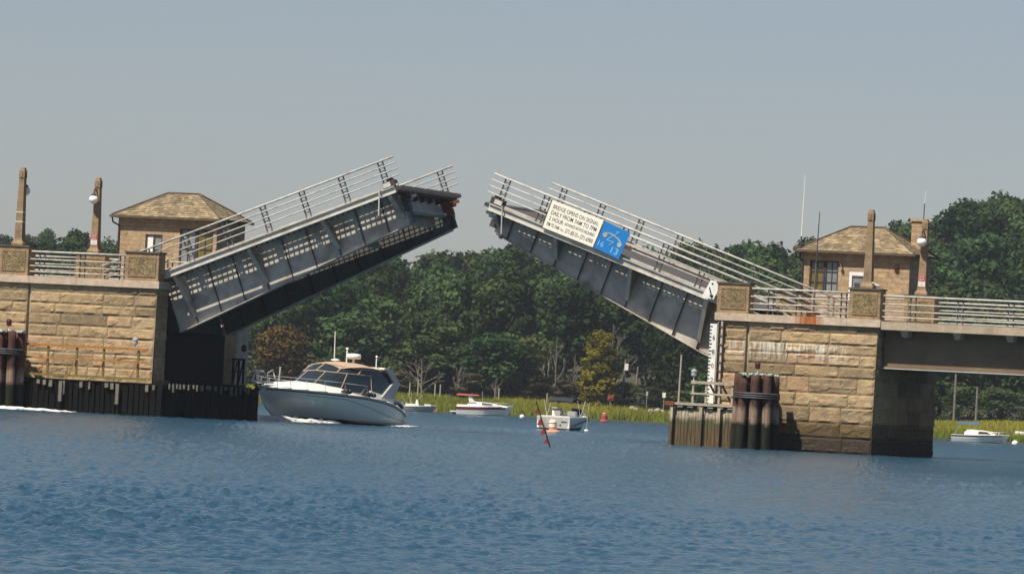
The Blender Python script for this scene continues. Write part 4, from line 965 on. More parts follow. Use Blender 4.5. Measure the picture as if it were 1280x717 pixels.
def shingle_mat():
    m, t, p = newmat('shingle_tone'); at = N(t,'ShaderNodeAttribute',attribute_name='tone')
    tc = N(t,'ShaderNodeTexCoord'); n = N(t,'ShaderNodeTexNoise',Scale=2.0,Detail=6.0,Roughness=0.75); L(t,tc.outputs['Object'],n.inputs['Vector'])
    c = ramp(t, at.outputs['Fac'], [(0.0,(0.17,0.13,0.08)),(0.35,(0.24,0.18,0.105)),(0.75,(0.30,0.225,0.125)),(1.0,(0.37,0.29,0.17))])
    c = mix(t, 0.8, c, ramp(t, n.outputs[0], [(0.35,(0.5,0.5,0.5)),(0.6,(1.1,1.1,1.1))]), 'MULTIPLY'); L(t,c,p.inputs['Base Color']); p.inputs['Roughness'].default_value = 0.9; return m
SHM = shingle_mat()
make_house('L'); make_house('R')
# masts
def mast(label, base, h, r=0.03, top='white', low='darksteel', split=0.35, cat='antenna', name='antenna'):
    o = thing(name, label, cat, base); MB().tube((0,0,0),(0.02,0,h*split),r,n=8).build('lower_tube',low,o); MB().tube((0.02,0,h*split),(0.06,0,h),r*0.75,r*0.4,n=8).build('whip',top,o); return o
p = B(11.15,10.45,9.2); mast('tall white whip antenna at the left corner of the right tender house', p, 4.3, 0.04, split=0.3)
o = mast('thin dark pole rising from the rust stained coping of the right pier', B(14.95,0.75,6.37), 5.0, 0.045, 'darksteel', 'post', 0.5, 'pole', 'steel_pole')
MB().box(-0.12,0.12,-0.12,0.12,0,0.25).build('base_bracket','rust',o)
mast('slim aerial above the chimney of the right tender house', B(16.35,13.9,11.5), 1.6, 0.025, split=0.6)

# ------------------------------------------------------------------ fenders, dolphins
def dolphin(label, s, t, h, seed, m):
    o = bthing('pile_cluster', label, 'mooring piles', s, t, 0, 'pile clusters in front of the piers'); rr = random.Random(seed)
    pos = []
    for i in range(9): q = 2*math.pi*i/9; pos.append((0.83*math.cos(q)*1.05, 0.83*math.sin(q)))
    for i in range(4): q = 2*math.pi*i/4+0.4; pos.append((0.35*math.cos(q),0.35*math.sin(q)))
    for x, y in pos:
        hh = h+rr.uniform(-0.12,0.12); mb = MB(); rings = []
        nseg = 14; px_, py_ = x*1.12, y*1.12
        for k in range(nseg+1):
            f = k/nseg; z = -1+(hh+1)*f; r = 0.235-0.03*f+rr.uniform(-.008,.008); cx, cy = px_+(x-px_)*f, py_+(y-py_)*f
            rings.append([(cx+r*(1+0.05*math.sin(3*q_+z))*math.cos(q_), cy+r*(1+0.05*math.sin(3*q_+z))*math.sin(q_), z) for q_ in [2*math.pi*j/12 for j in range(12)]])
        mb.loft(rings); mb.build('pile', m if isinstance(m,str) else m[rr.randrange(len(m))], o, smooth=True)
    b = MB()
    for zz in (h-1.02,h-0.92,h-0.82): b.lathe([(1.08,zz-0.045),(1.12,zz),(1.08,zz+0.045)],n=24)
    b.build('wire_band','darksteel',o)
    g = MB()
    for i in range(60):
        q = rr.uniform(0,6.28); r = rr.uniform(0.2,1.0); x, y = r*math.cos(q), r*math.sin(q); w = rr.uniform(0.06,0.16); z = h+rr.uniform(0.05,0.13)
        g.box(x-w,x+w,y-w,y+w,z-0.04,z+rr.uniform(0,0.03)+0.012*math.sin(i))
    g.build('head_cover','guano',o)
    return o
dolphin('cluster of dark round piles with a rusty band standing at the right pier', 13.2, -1.9, 3.42, 5, ['pile','pile','pile2'])
dolphin('cluster of reddish brown piles at the left edge of the picture', -25.75, -1.9, 3.72, 6, ['pile2','pile2','pile'])
def nav_light(label, s, t, z, m='red', h=0.35):
    o = bthing('navigation_light', label, 'light', s, t, z, 'navigation lights on the piles and fenders')
    MB().tube((0,0,0),(0,0,h),0.03).build('stem','white',o); MB().lathe([(0.06,h),(0.13,h+0.04),(0.13,h+0.22),(0.15,h+0.23),(0.12,h+0.32),(0.03,h+0.36)],n=12).build('lantern',m,o); return o
nav_light('dark red lantern on top of the right pile cluster', 13.2, -2.0, 3.5, 'lanternred', 0.25)
nav_light('dark red lantern on top of the left pile cluster', -25.5, -2.0, 3.8, 'lanternred', 0.25)

def plank_wall(o, p0, p1, z0, z1, w, m, seed, gap=0.02, head=None, th=0.1, name='plank'):
    """row of vertical timbers from p0 to p1 (s,t)"""
    rr = random.Random(seed); p0, p1 = Vector((*p0,0)), Vector((*p1,0)); d = p1-p0; ln = d.length; d.normalize(); nn = Vector((d.y,-d.x,0)); k = 0; n = 0
    mb = MB(); hd = MB()
    while k < ln-0.03:
        ww = min(w*rr.uniform(0.8,1.2), ln-k); a = p0+d*(k+gap/2); b = p0+d*(k+ww-gap/2); off = nn*rr.uniform(-0.025,0.025); h = z1+rr.uniform(-0.06,0.06)
        a, b = a+off, b+off; c, e = b-nn*th, a-nn*th
        mb.hexa([(a.x,a.y,z0),(b.x,b.y,z0),(c.x,c.y,z0),(e.x,e.y,z0),(a.x,a.y,h),(b.x,b.y,h),(c.x,c.y,h),(e.x,e.y,h)])
        k += ww; n += 1
    mb.build(name, m, o)
def make_right_fender():
    o = bthing('timber_fender','weathered plank fender with algae stained boards beside the right pier','fender', 0,0,0)
    plank_wall(o, (8.95,-1.5), (12.3,-1.5), -0.6, 1.72, 0.16, 'plank', 31, name='front_planking')
    plank_wall(o, (8.85,11.0), (8.85,-1.4), -0.6, 1.72, 0.16, 'plank', 32, name='side_planking')
    for s in (8.95,10.4,11.3,12.15): MB().box(s-0.07,s+0.07,-1.70,-1.54,-0.6,1.8).build('post','plank',o)
    d = MB()
    for k in range(7): d.box(8.7+0.5*k,8.7+0.5*k+0.27,-1.62,0.0,1.80,1.90)
    d.build('joist','greywood',o)
    MB().box(8.62,12.3,-1.66,-0.3,1.902,2.02).build('deck_boards','greywood',o)
    MB().box(8.6,9.05,-1.75,-1.665,1.86,2.06).build('end_plate','rust',o)
    MB().box(8.4,9.4,-0.28,11.0,1.76,1.9).build('side_deck','greywood',o)
    r = thing  # railing
    for s in (9.85,10.5,11.15,11.8): MB().box(s-0.045,s+0.045,-1.35,-1.27,2.022,3.05).build('rail_post','greywood',o)
    MB().box(9.75,12.0,-1.40,-1.352,2.93,3.07).build('top_rail','greywood',o); MB().box(9.75,12.0,-1.40,-1.352,2.43,2.52).build('mid_rail','greywood',o)
    for s in (10.6,11.2,11.8): MB().beam((s,-1.2,3.0),(s+0.35,-0.5,2.04),0.06,0.09).build('brace','darksteel',o)
    return o
make_right_fender()
o = bthing('fender_pole','slim weathered pole standing on the right fender','pole', 9.12, -1.2, 2.02); MB().tube((0,0,0),(0.03,0,2.25),0.05,0.045).build('pole','greywood',o)
nav_light('round grey lamp on the right fender railing', 9.85, -1.3, 3.07, 'greygel', 0.2)
def make_left_fender():
    o = bthing('timber_fender','black wet timber fender wrapping the corner of the left pier','fender',0,0,0)
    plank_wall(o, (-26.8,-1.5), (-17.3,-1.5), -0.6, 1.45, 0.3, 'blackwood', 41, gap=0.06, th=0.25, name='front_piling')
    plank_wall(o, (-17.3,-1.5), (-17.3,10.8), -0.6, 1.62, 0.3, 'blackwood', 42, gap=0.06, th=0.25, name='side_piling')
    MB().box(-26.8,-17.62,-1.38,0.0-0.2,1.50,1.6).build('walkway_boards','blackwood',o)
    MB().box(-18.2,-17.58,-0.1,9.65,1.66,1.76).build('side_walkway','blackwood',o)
    MB().box(-26.8,-18.2,-1.62,-1.55,1.72,1.84).build('kerb_beam','olivewood',o)
    rr = random.Random(8); s = -24.3
    while s < -17.4:
        w = rr.uniform(0.08,0.2); 
        if rr.random() < 0.5: MB().box(s,s+w,-1.66,-1.57,1.45-rr.uniform(0.15,0.6)*(1 if rr.random()<0.4 else 0.5),1.52).build('pale_pile_head','paleend',o)
        s += rr.uniform(0.25,0.65)
    for s in (-22.75,-19.7): MB().box(s,s+0.17,-1.77,-1.67,0.5,1.5).build('pale_pile_head','paleend',o)
    t = -1.0
    while t < 9.3: MB().box(-17.22,-17.15,t,t+rr.uniform(0.1,0.25),1.62-rr.uniform(0.15,0.4),1.64).build('pale_pile_head','paleend',o); t += rr.uniform(0.4,0.8)
    for s in (-22.0,-20.55,-19.05-0.15+0.5,): MB().box(s-0.05,s+0.05,-1.5,-1.42,1.84,3.2).build('rail_post','olivewood',o)
    MB().box(-23.6,-23.5,-1.5,-1.42,1.84,3.25).build('rail_post','olivewood',o)
    MB().box(-26.8,-18.2,-1.56,-1.502,3.17,3.29).build('top_rail','orangewood',o); MB().box(-26.8,-18.2,-1.55,-1.502,2.55,2.64).build('mid_rail','orangewood',o)
    for s in (-23.9,-22.3,-20.85,-19.0): MB().beam((s,-1.62,1.86),(s+0.28,-1.52,2.5),0.09,0.06).build('brace','orangewood',o)
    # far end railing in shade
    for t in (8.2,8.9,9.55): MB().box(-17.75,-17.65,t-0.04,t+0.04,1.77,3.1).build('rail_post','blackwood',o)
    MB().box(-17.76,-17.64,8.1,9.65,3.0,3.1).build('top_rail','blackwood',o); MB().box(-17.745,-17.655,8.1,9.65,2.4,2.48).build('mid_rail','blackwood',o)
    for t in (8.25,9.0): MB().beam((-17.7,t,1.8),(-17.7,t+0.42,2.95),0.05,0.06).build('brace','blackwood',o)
make_left_fender()
nav_light('grey lamp on the orange timber rail in front of the left pier', -18.9, -1.5, 3.29, 'greygel', 0.15)
nav_light('dark lantern at the shaded far end of the left fender', -17.7, 9.5, 3.1, 'black', 0.35)
# clearance gauge
o = bthing('clearance_gauge','tall white clearance gauge board with black ticks and figures on the right pier','gauge board', 10.22, -0.35, 0)
MB().box(0,0.34,0,0.05,2.05,5.82).build('board','white',o)
tk = MB(); z = 2.2
while z < 5.8: tk.box(0,0.09 if int(round(z*10))%3 else 0.13,-0.012,-0.003,z,z+0.05); z += 0.165
tk.build('ticks','black',o)
for d, z in (('6',5.05),('8',4.38),('0',3.72),('2',3.05)):
    tx = MB(); text_into(tx,d,0.15,0.28,z,z+0.22,-0.01); tx.build('numeral','red' if d=='0' else 'ink',o)
MB().box(0.36,0.40,0.02,0.34,2.1,5.9).build('bracket_strip','greywood',o)
o = bthing('conduit_pipe','rusty conduit with clamps right of the clearance gauge','pipe', 10.78, -0.22, 0)
MB().tube((0,0,2.1),(0,0,5.95),0.06).build('pipe','rail',o)
c = MB(); z = 2.3
while z < 5.9: c.box(-0.09,0.09,-0.09,0.2,z,z+0.07); z += 0.42
c.build('clamps','rust',o)
# gull beside the obelisk
def gull(label, loc, rz):
    mb = MB(); sec = [(-0.2,0.005,0.03),(-0.12,0.05,0.05),(0,0.075,0.07),(0.1,0.06,0.1),(0.15,0.035,0.15),(0.2,0.038,0.19),(0.24,0.03,0.19),(0.3,0.004,0.18)]
    mb.loft([[(x, r*math.cos(q), z+0.06+r*math.sin(q)) for q in [2*math.pi*k/10 for k in range(10)]] for x, r, z in sec])
    mb.tube((0,0.02,0),(0.0,0.02,0.08),0.008,n=5); mb.tube((0,-0.02,0),(0.0,-0.02,0.08),0.008,n=5)
    o = mb.build('gull','gel',smooth=True,loc=loc,rot=(0,0,rz)); tag(o,label,'bird')
    return o
gull('white gull standing beside the lampless obelisk', B(18.18,0.2,7.84), R(200))

# ------------------------------------------------------------------ boats
def hull_mesh(st, y_sc=1.0):
    """st: list of (x, [(y,z)...] keel to sheer) -> skin closed with transom and deck"""
    rings = []
    for x, sec in st:
        left = [(x+ (dx if (dx:=0) else 0), y, z) for y, z in sec]; right = [(x, -y, z) for y, z in sec[::-1][:-1]] if False else [(x,-y,z) for y,z in reversed(sec[1:])]
        rings.append(left+right)
    return MB().loft(rings)
def cruiser():
    psi = R(239); 
    stern = Vector((-5.25, 314.0, 0)); hd = Vector((math.cos(psi), math.sin(psi), 0)); port = Vector((-math.sin(psi), math.cos(psi), 0))
    base = stern - port*2.0
    o = thing('motor_cruiser','large white motor cruiser with tan canopy and radar heading out between the bridge leaves','motor boat', (base.x, base.y, 0.0), (0, R(-0.7), psi))
    Lh = 10.6; o.scale = (1.06,1.14,0.99)
    # stations: x, half beam sheer, sheer z, chine y, chine z, keel z, forward rake handled by x
    S = [(0,1.66,0.62,1.55,0.05,-0.45),(0.6,1.78,0.86,1.6,0.05,-0.5),(1.4,1.84,1.10,1.63,0.06,-0.55),(2.4,1.88,1.27,1.66,0.07,-0.55),(4.0,1.90,1.42,1.58,0.10,-0.6),(6.0,1.86,1.49,1.28,0.18,-0.6),(7.6,1.68,1.54,0.80,0.28,-0.5),(8.8,1.38,1.57,0.38,0.4,-0.25),(9.7,0.98,1.59,0.16,0.55,0.1),(10.3,0.60,1.60,0.06,0.8,0.5),(10.75,0.24,1.61,0.02,1.15,0.95),(10.95,0.04,1.61,0.01,1.45,1.35)]
    def lerp(a,b,f): return a+(b-a)*f
    rings = []; 
    for x,b,zs,cy,cz,kz in S:
        sec = [(0.0,kz),(cy*0.5,lerp(kz,cz,0.48)),(cy,cz),(cy+0.03,cz+0.05),(lerp(cy,b,0.45),lerp(cz,zs,0.3)),(lerp(cy,b,0.75),lerp(cz,zs,0.6)),(lerp(cy,b,0.93),lerp(cz,zs,0.85)),(b,zs)]
        rings.append([(x,y,z) for y,z in sec]+[(x,-y,z) for y,z in reversed(sec[1:])])
    hm = MB().loft(rings).build('hull','hullcream',o,smooth=False)
    # smooth look via auto: shade smooth by angle substitute
    hm.data.polygons.foreach_set('use_smooth',[True]*len(hm.data.polygons))
    # antifouling and boot stripe: shells slightly proud of the hull
    def band(name, m, za, zb, off, x_to=10.0):
        for sg in (1,-1):
            q = MB(); rg = []
            for x,b,zs,cy,cz,kz in S:
                if x > x_to: break
                def yat(z):
                    pts = [(cz,cy),(cz+0.05,cy+0.03),(lerp(cz,zs,0.3),lerp(cy,b,0.45)),(lerp(cz,zs,0.6),lerp(cy,b,0.75)),(lerp(cz,zs,0.85),lerp(cy,b,0.93)),(zs,b)]
                    if z <= cz: 
                        f = (z-kz)/max(1e-3,(cz-kz)); return cy*max(0,f)
                    return lerpt(z, pts)
                a_, b_ = za(x,zs), zb(x,zs); zz = [a_+(b_-a_)*k/4 for k in range(5)]
                rg.append([(x, sg*(yat(z)+off), z) for z in zz])
            q.loft(rg, closed=False, cap=False); q.build(name, m, hm, smooth=True)
    band('boot_top','antifoul', lambda x,zs: -0.3, lambda x,zs: 0.13+0.02*x*0.2, 0.012, 8.9)
    band('upper_stripe','stripe', lambda x,zs: zs-0.13, lambda x,zs: zs-0.075, 0.012, 10.8)
    band('side_stripe','stripe', lambda x,zs: 0.25+ (zs-0.35)*min(1,x/5.5)*0.86, lambda x,zs: 0.27+(zs-0.35)*min(1,x/5.5)*0.86, 0.010, 9.0)
    # rub rail
    for sg in (1,-1):
        MB().path([(x,sg*(b+0.02),zs+0.01) for x,b,zs,*_ in S],0.045).build('rub_rail','gel',hm,smooth=True)
    # deck and raised foredeck
    rg = []
    for x,b,zs,*_ in S:
        c = 0.40*sm((10.8-x)/3.0) if x > 4 else 0.4
        k = 0.84
        rg.append([(x,-b,zs),(x,-b*k,zs+0.05),(x,-b*0.72,zs+0.05+c*0.75),(x,-b*0.4,zs+0.08+c),(x,0,zs+0.1+c*1.08),(x,b*0.4,zs+0.08+c),(x,b*0.72,zs+0.05+c*0.75),(x,b*k,zs+0.05),(x,b,zs)])
    MB().loft(rg, closed=False, cap=False).build('deck','gel',o,smooth=True)
    # pulpit with anchor
    p = MB().hexa([(10.2,-0.3,1.80),(11.45,-0.17,1.86),(11.45,0.17,1.86),(10.2,0.3,1.80),(10.2,-0.3,1.92),(11.45,-0.17,1.95),(11.45,0.17,1.95),(10.2,0.3,1.92)]).build('bow_pulpit','gel',o)
    an = MB(); an.tube((10.6,0,1.78),(11.45,0,1.68),0.04); an.hexa([(11.02,-0.12,1.42),(11.1,-0.12,1.42),(11.1,0.12,1.42),(11.02,0.12,1.42),(11.2,-0.05,1.68),(11.32,-0.05,1.68),(11.32,0.05,1.68),(11.2,0.05,1.68)]); an.build('anchor','darksteel',o)
    # windshield: wraps around
    zb = 1.98
    wb = [(7.1,0.0),(7.0,0.55),(6.6,1.05),(5.9,1.38),(4.6,1.50),(3.2,1.55)]; wt = [(5.9,0.0),(5.85,0.5),(5.55,0.92),(5.0,1.2),(4.2,1.32),(3.1,1.38)]
    zt = 2.72
    def zbx(x,y): return 1.60+0.36*sm((1.6-abs(y))/1.0)+ (0.0)
    full_b = [(x,-y) for x,y in wb[::-1]]+[(x,y) for x,y in wb[1:]]; full_t = [(x,-y) for x,y in wt[::-1]]+[(x,y) for x,y in wt[1:]]
    rb = [(x,y,zbx(x,y)) for x,y in full_b]; rt = [(x,y,zt-0.1*abs(y)/1.4) for x,y in full_t]
    MB().loft([rb,rt],closed=False,cap=False).build('windshield','glass',o)
    fr = MB(); fr.path([tuple(q) for q in rt],0.03); fr.path(rb,0.03)
    for i in range(0,len(rb),2): fr.tube(rb[i],rt[i],0.022)
    fr.build('windshield_frame','canvas',o)
    # second tier (clear enclosure) up to the canvas top
    zu = 3.12; wu = [(5.15,0.0),(5.1,0.5),(4.9,0.9),(4.5,1.15),(3.8,1.28),(2.6,1.34)]
    full_u = [(x,-y) for x,y in wu[::-1]]+[(x,y) for x,y in wu[1:]]; ru = [(x,y,zu-0.22*(abs(y)/1.34)**2) for x,y in full_u]
    MB().loft([[ (q[0]-0.02,q[1],q[2]+0.03) for q in rt],ru],closed=False,cap=False).build('enclosure','darkcanvas_glass' if 'darkcanvas_glass' in MAT else 'glass',o)
    fr = MB()
    for i in range(1,len(rb)-1,2): fr.tube(rt[i],ru[i],0.03)
    fr.path([tuple(q) for q in ru],0.035); fr.build('enclosure_frame','canvas',o)
    # canvas top
    rg = []
    for x, hw, z in ((5.2,0.9,3.10),(4.7,1.2,3.20),(3.8,1.34,3.26),(2.8,1.38,3.24),(1.9,1.38,3.12),(1.2,1.36,2.9),(0.8,1.34,2.6)):
        rg.append([(x-0.25*abs(k)*0,k*hw,z+0.03-0.26*k*k-0.0) for k in (-1,-0.8,-0.5,-0.2,0,0.2,0.5,0.8,1)])
    MB().loft(rg,closed=False,cap=False).build('canvas_top','canvas',o,smooth=True)
    # side curtain glass
    for sg in (1,-1):
        q = MB(); q.v += [(3.1,sg*1.38,2.6),(3.2,sg*1.55,1.7),(1.0,sg*1.6,1.62),(1.4,sg*1.38,2.8),(2.6,sg*1.34,2.9)]; q.f.append((0,1,2,3,4)); q.build('side_curtain','glass',o)
        ar = MB().prism([(2.6,1.5),(1.55,1.45),(0.75,2.3),(1.5,3.06),(2.0,3.06),(1.35,2.35)],0,0.12*sg)
        for i_,v in enumerate(ar.v): ar.v[i_] = (v[0]-0.1, v[1]+sg*(1.62-0.22*(v[2]-1.45)/1.6), v[2])
        ar.build('radar_arch','greygel',o)
    MB().beam((1.65,-1.4,3.06),(1.65,1.4,3.06),0.45,0.10).build('arch_beam','gel',o)
    # cockpit coaming and stern
    MB().hexa([(0.1,-1.65,0.95),(3.4,-1.72,1.45),(3.4,1.72,1.45),(0.1,1.65,0.95),(0.25,-1.55,1.35),(3.4,-1.6,1.80),(3.4,1.6,1.80),(0.25,1.55,1.35)]).build('cockpit_coaming','gel',o)
    MB().box(-0.75,-0.01,-1.5,1.5,0.18,0.3).build('swim_platform','gel',o)
    # portholes
    for x, dx in ((8.3,0),(7.45,0)):
        for sg in (1,-1):
            b_ = 1.40 if x > 8 else 1.60
            q = MB().lathe([(0.16,-0.02),(0.16,0.02)],(0,0,0),n=14,sx=1.15,sy=0.62); q.build('porthole','black',o,loc=(x,sg*(1.20 if x > 8 else 1.46),1.27),rot=(R(90 if sg>0 else -90),0,R(-15*sg)))
    # black fenders on deck
    for x in (5.9,5.6,4.0,3.72,3.4,1.05,0.8,0.6):
        b_ = lerpt(x,[(q[0],q[1]) for q in S]); z_ = lerpt(x,[(q[0],q[2]) for q in S])
        MB().lathe([(0.03,-0.26),(0.12,-0.2),(0.13,0.15),(0.05,0.22)],n=10).build('dock_fender','black',o,smooth=True,loc=(x,b_*0.9,z_+0.17),rot=(0,R(70),R(80)))
    # bow rail
    rl = MB(); pts = []
    for x,b,zs,*_ in S[4:]: pts.append((x,b*0.92,zs+0.62))
    pts = [(4.6,1.74,1.55)]+pts; pts[-1] = (10.95,0.2,2.42)
    for sg in (1,-1):
        pp = [(x,sg*y,z) for x,y,z in pts]; rl.path(pp,0.018)
        for (x,y,z) in pp[1:]: rl.tube((x,y,z),(x-0.08,y,z-0.6),0.014,n=5)
    rl.path([(10.95,0.2,2.42),(11.2,0.12,2.4),(11.4,0.12,1.95)],0.03); rl.path([(10.95,-0.2,2.42),(11.2,-0.12,2.4),(11.4,-0.12,1.95)],0.03)
    rl.path([(10.6,0.22,1.9),(10.65,0.22,2.38),(10.2,0.22,2.55),(9.9,0.25,1.95)],0.03); rl.build('bow_rail','chrome',o)
    MB().box(10.8,11.5,-0.12,0.12,2.42,2.5).build('bow_seat','gel',o)
    # radar, antennas
    MB().tube((2.3,-0.1,3.2),(2.3,-0.1,3.5),0.06).build('radar_post','gel',o)
    MB().lathe([(0.1,-0.14),(0.33,-0.12),(0.36,0.0),(0.33,0.14),(0.1,0.17)],(2.3,-0.1,3.62),n=18).build('radar_dome','gel',o,smooth=True)
    MB().lathe([(0.03,-0.16),(0.05,-0.03),(0.24,0.0),(0.2,0.06),(0.05,0.1)],(2.5,-1.0,3.36),n=14).build('satellite_dome','gel',o,smooth=True)
    MB().tube((2.0,-1.35,3.0),(2.0,-1.4,4.95),0.03,0.02).build('whip_antenna','gel',o)
    q = MB().tube((2.2,-0.55,3.2),(2.2,-0.55,4.0),0.035); q.lathe([(0.05,0),(0.08,0.05),(0.03,0.12)],(2.2,-0.55,3.98),n=8); q.build('light_mast','gel',o)
    q = MB().tube((2.0,1.0,3.1),(2.0,1.0,3.65),0.03); q.lathe([(0.04,0),(0.07,0.04),(0.03,0.1)],(2.0,1.0,3.63),n=8); q.build('horn_mast','gel',o)
    MB().hexa([(9.2,-0.02,2.0),(9.26,-0.02,2.0),(9.26,0.02,2.0),(9.2,0.02,2.0),(9.14,-0.03,2.75),(9.2,-0.03,2.75),(9.2,0.03,2.75),(9.14,0.03,2.75)]).build('burgee_staff','greygel',o)
    # helm seats behind the glass
    MB().box(3.9,4.3,-0.9,-0.3,1.7,2.45).build('helm_seat','chair',o)
    # bow foam
    return o, base, hd, port
cr, cbase, chd, cport = cruiser()

def foam_strip(label, pts, w, h, seed):
    """lumpy foam ridge along pts (world xy)"""
    mb = MB(); n = 40; P = [Vector((*p,0)) for p in pts]; rings = []
    for i in range(n+1):
        f = i/n*(len(P)-1); k = min(int(f), len(P)-2); c = P[k].lerp(P[k+1], f-k); d = (P[k+1]-P[k]).normalized(); nn = Vector((d.y,-d.x,0))
        e = math.sin(math.pi*min(1,max(0,i/n)))**0.5; ring = []
        for j in range(9):
            a = j/8*2-1; hh = h*e*(1-a*a)*(0.55+0.9*abs(noise.noise(Vector((i*0.5,a*2,seed))))) - 0.02
            ww = w*(0.7+0.6*noise.noise(Vector((i*0.35,seed,0)))); q = c+nn*(a*ww*max(0.15,e)); ring.append((q.x,q.y,hh+0.015))
        rings.append(ring)
    o = mb.loft(rings, closed=False, cap=False).build('foam','foam',smooth=False); return tag(o,label,'foam',kind='stuff')
def cp(x,y): q = cbase+chd*(x*1.06)+cport*(y*1.14); return (q.x,q.y)
foam_strip('white bow wave foam under the stem of the motor cruiser', [cp(8.2,-2.6),cp(9.4,-1.6),cp(10.2,-0.2),cp(9.6,0.7),cp(8.3,1.4),cp(6.4,1.95)], 0.42, 0.36, 1)
foam_strip('churned white water along the cruiser side near the stern', [cp(2.6,2.0),cp(1,2.1),cp(-0.8,1.8),cp(-2.5,1.2)], 0.3, 0.10, 2)
q0 = B(-29,-3.6,0); q1 = B(-24.5,-3.0,0); q2 = B(-19.5,-2.6,0)
foam_strip('long line of white wake foam at the foot of the left pile cluster', [(q0.x-3,q0.y-1),(q0.x,q0.y),(q1.x,q1.y),(q2.x-1.5,q2.y-.1)], 0.5, 0.17, 3)

def simple_hull(o, Lh, Bm, z_st, z_bow, m='gel', keel=-0.35, draft_m='antifoul', stripe=None, rake=0.9):
    S = []
    for k in range(9):
        f = k/8; b = Bm/2*(0.9+0.1*math.sin(f*2) if f < 0.5 else math.cos((f-0.5)*math.pi)**0.62*0.99+0.01); zs = z_st+(z_bow-z_st)*f**1.6
        S.append((f*Lh - (0 if f < 1 else 0), max(b,0.03), zs, max(0.01,b*0.82*(1-f**3*0.75)), 0.05+0.35*f**3*z_bow, keel*(1-f**3)))
    rings = []
    for x,b,zs,cy,cz,kz in S:
        sec = [(0,kz),(cy,cz),((cy+b)/2+0.02,(cz+zs)/2),(b,zs)]; rings.append([(x-(0 if z > zs-0.01 else (zs-z)*0.5*(x/Lh)**6),y,z) for y,z in sec]+[(x-(0 if z > zs-0.01 else (zs-z)*0.5*(x/Lh)**6),-y,z) for y,z in reversed(sec[1:])])
    h = MB().loft(rings).build('hull', m, o, smooth=False)
    if stripe:
        m2, lo, hi = stripe
        for sg in (1,-1):
            q = MB(); rg = []
            for x,b,zs,cy,cz,kz in S[:-1]:
                r_ = []
                for z in (zs-hi, zs-lo):
                    f = (z-cz)/(zs-cz); mid = (cy+b)/2+0.02; y = cy+(mid-cy)*f*2 if f < 0.5 else mid+(b-mid)*(f-0.5)*2; r_.append((x,sg*(y+0.02),z))
                rg.append(r_)
            q.loft(rg,closed=False,cap=False).build('hull_stripe',m2,h)
    q = MB().path([(x,b+0.01,zs) for x,b,zs,*_ in S],0.035); q.path([(x,-b-0.01,zs) for x,b,zs,*_ in S],0.035); q.build('gunwale','gel',h)
    return S
def bow_rail(o, S, h=0.45, i0=4):
    q = MB()
    for sg in (1,-1):
        pp = [(x,sg*b*0.9,zs+h) for x,b,zs,*_ in S[i0:]]; q.path(pp,0.022,n=5)
        for x,y,z in pp: q.tube((x,y,z),(x,y,z-h),0.018,n=5)
    q.build('bow_rail','chrome',o)
# maroon striped cabin cruiser, bow right
o = thing('cabin_cruiser','moored white cabin cruiser with a maroon hull band in front of the marsh','motor boat',(-5.8,697,0),(0,0,R(-6)))
S = simple_hull(o,6.7,2.4,0.95,1.25,stripe=('maroon',0.06,0.36))
MB().prism([(1.1,0.9),(1.3,1.28),(2.0,1.62),(3.5,1.58),(5.0,1.38),(6.1,1.22),(6.2,1.1)],-0.85,0.85,lambda z: 1.25-0.25*z).build('cabin_top','gel',o)
MB().box(0.05,1.6,-1.0,1.0,0.95,1.22).build('cockpit_side','gel',o)
for sg in (1,-1): MB().prism([(1.5,1.5),(1.35,2.35),(1.5,2.4),(2.1,1.7),(2.4,1.5)],sg*0.8,sg*0.86).build('arch_fin','gel',o)
MB().box(1.38,1.52,-0.86,0.86,2.3,2.38).build('arch_bar','gel',o)
MB().prism([(3.0,1.40),(3.1,1.52),(4.3,1.42),(4.3,1.34)],-0.95,0.95).build('cabin_window','glass',o)
MB().box(-0.75,0.0,-0.9,0.9,0.28,0.42).build('swim_platform','gel',o); MB().box(-0.5,0.0,-0.3,0.3,-0.2,0.27).build('outdrive','antifoul',o)
MB().hexa([(-0.1,-1,2.3),(2.6,-1,2.3),(2.6,1,2.3),(-0.1,1,2.3),(0.1,-0.8,2.5),(2.4,-0.8,2.45),(2.4,0.8,2.45),(0.1,0.8,2.5)]).build('canvas_top','redcanvas',o)
bow_rail(o,S); MB().tube((3.1,-0.5,1.5),(3.0,-0.5,2.9),0.03).build('antenna','greygel',o)
# white cabin boat on the right, bow right
o = thing('cabin_boat','small white cabin boat with a blue canopy moored off the right marsh','motor boat',(49.6,647,0),(0,0,R(-4)))
S = simple_hull(o,6.4,2.3,0.75,0.95,stripe=('stripe',0.05,0.15),m='gel')
MB().prism([(1.4,0.75),(1.4,1.1),(1.8,1.42),(3.4,1.38),(4.6,1.25),(4.9,0.9)],-0.85,0.85,lambda z: 1.2-0.2*z).build('cabin','gel',o)
MB().prism([(2.9,1.0),(3.05,1.22),(3.9,1.2),(4.25,1.0)],-0.93,0.93).build('cabin_window','glass',o); MB().prism([(4.55,1.0),(4.6,1.2),(4.95,1.0)],-0.8,0.8).build('windscreen','glass',o)
MB().hexa([(0.5,-0.9,2.0),(3.1,-0.9,2.0),(3.1,0.9,2.0),(0.5,0.9,2.0),(0.8,-0.7,2.2),(2.9,-0.7,2.25),(2.9,0.7,2.25),(0.8,0.7,2.2)]).build('blue_canopy','bluecanvas',o)
q = MB()
for sg in (1,-1): q.tube((0.3,sg*0.9,0.8),(1.0,sg*0.85,2.05),0.025); q.tube((1.9,sg*0.85,1.3),(1.6,sg*0.85,2.05),0.025); q.tube((2.2,sg*0.85,2.1),(2.9,sg*0.8,1.4),0.025)
q.build('canopy_frame','chrome',o); bow_rail(o,S,0.35,5)
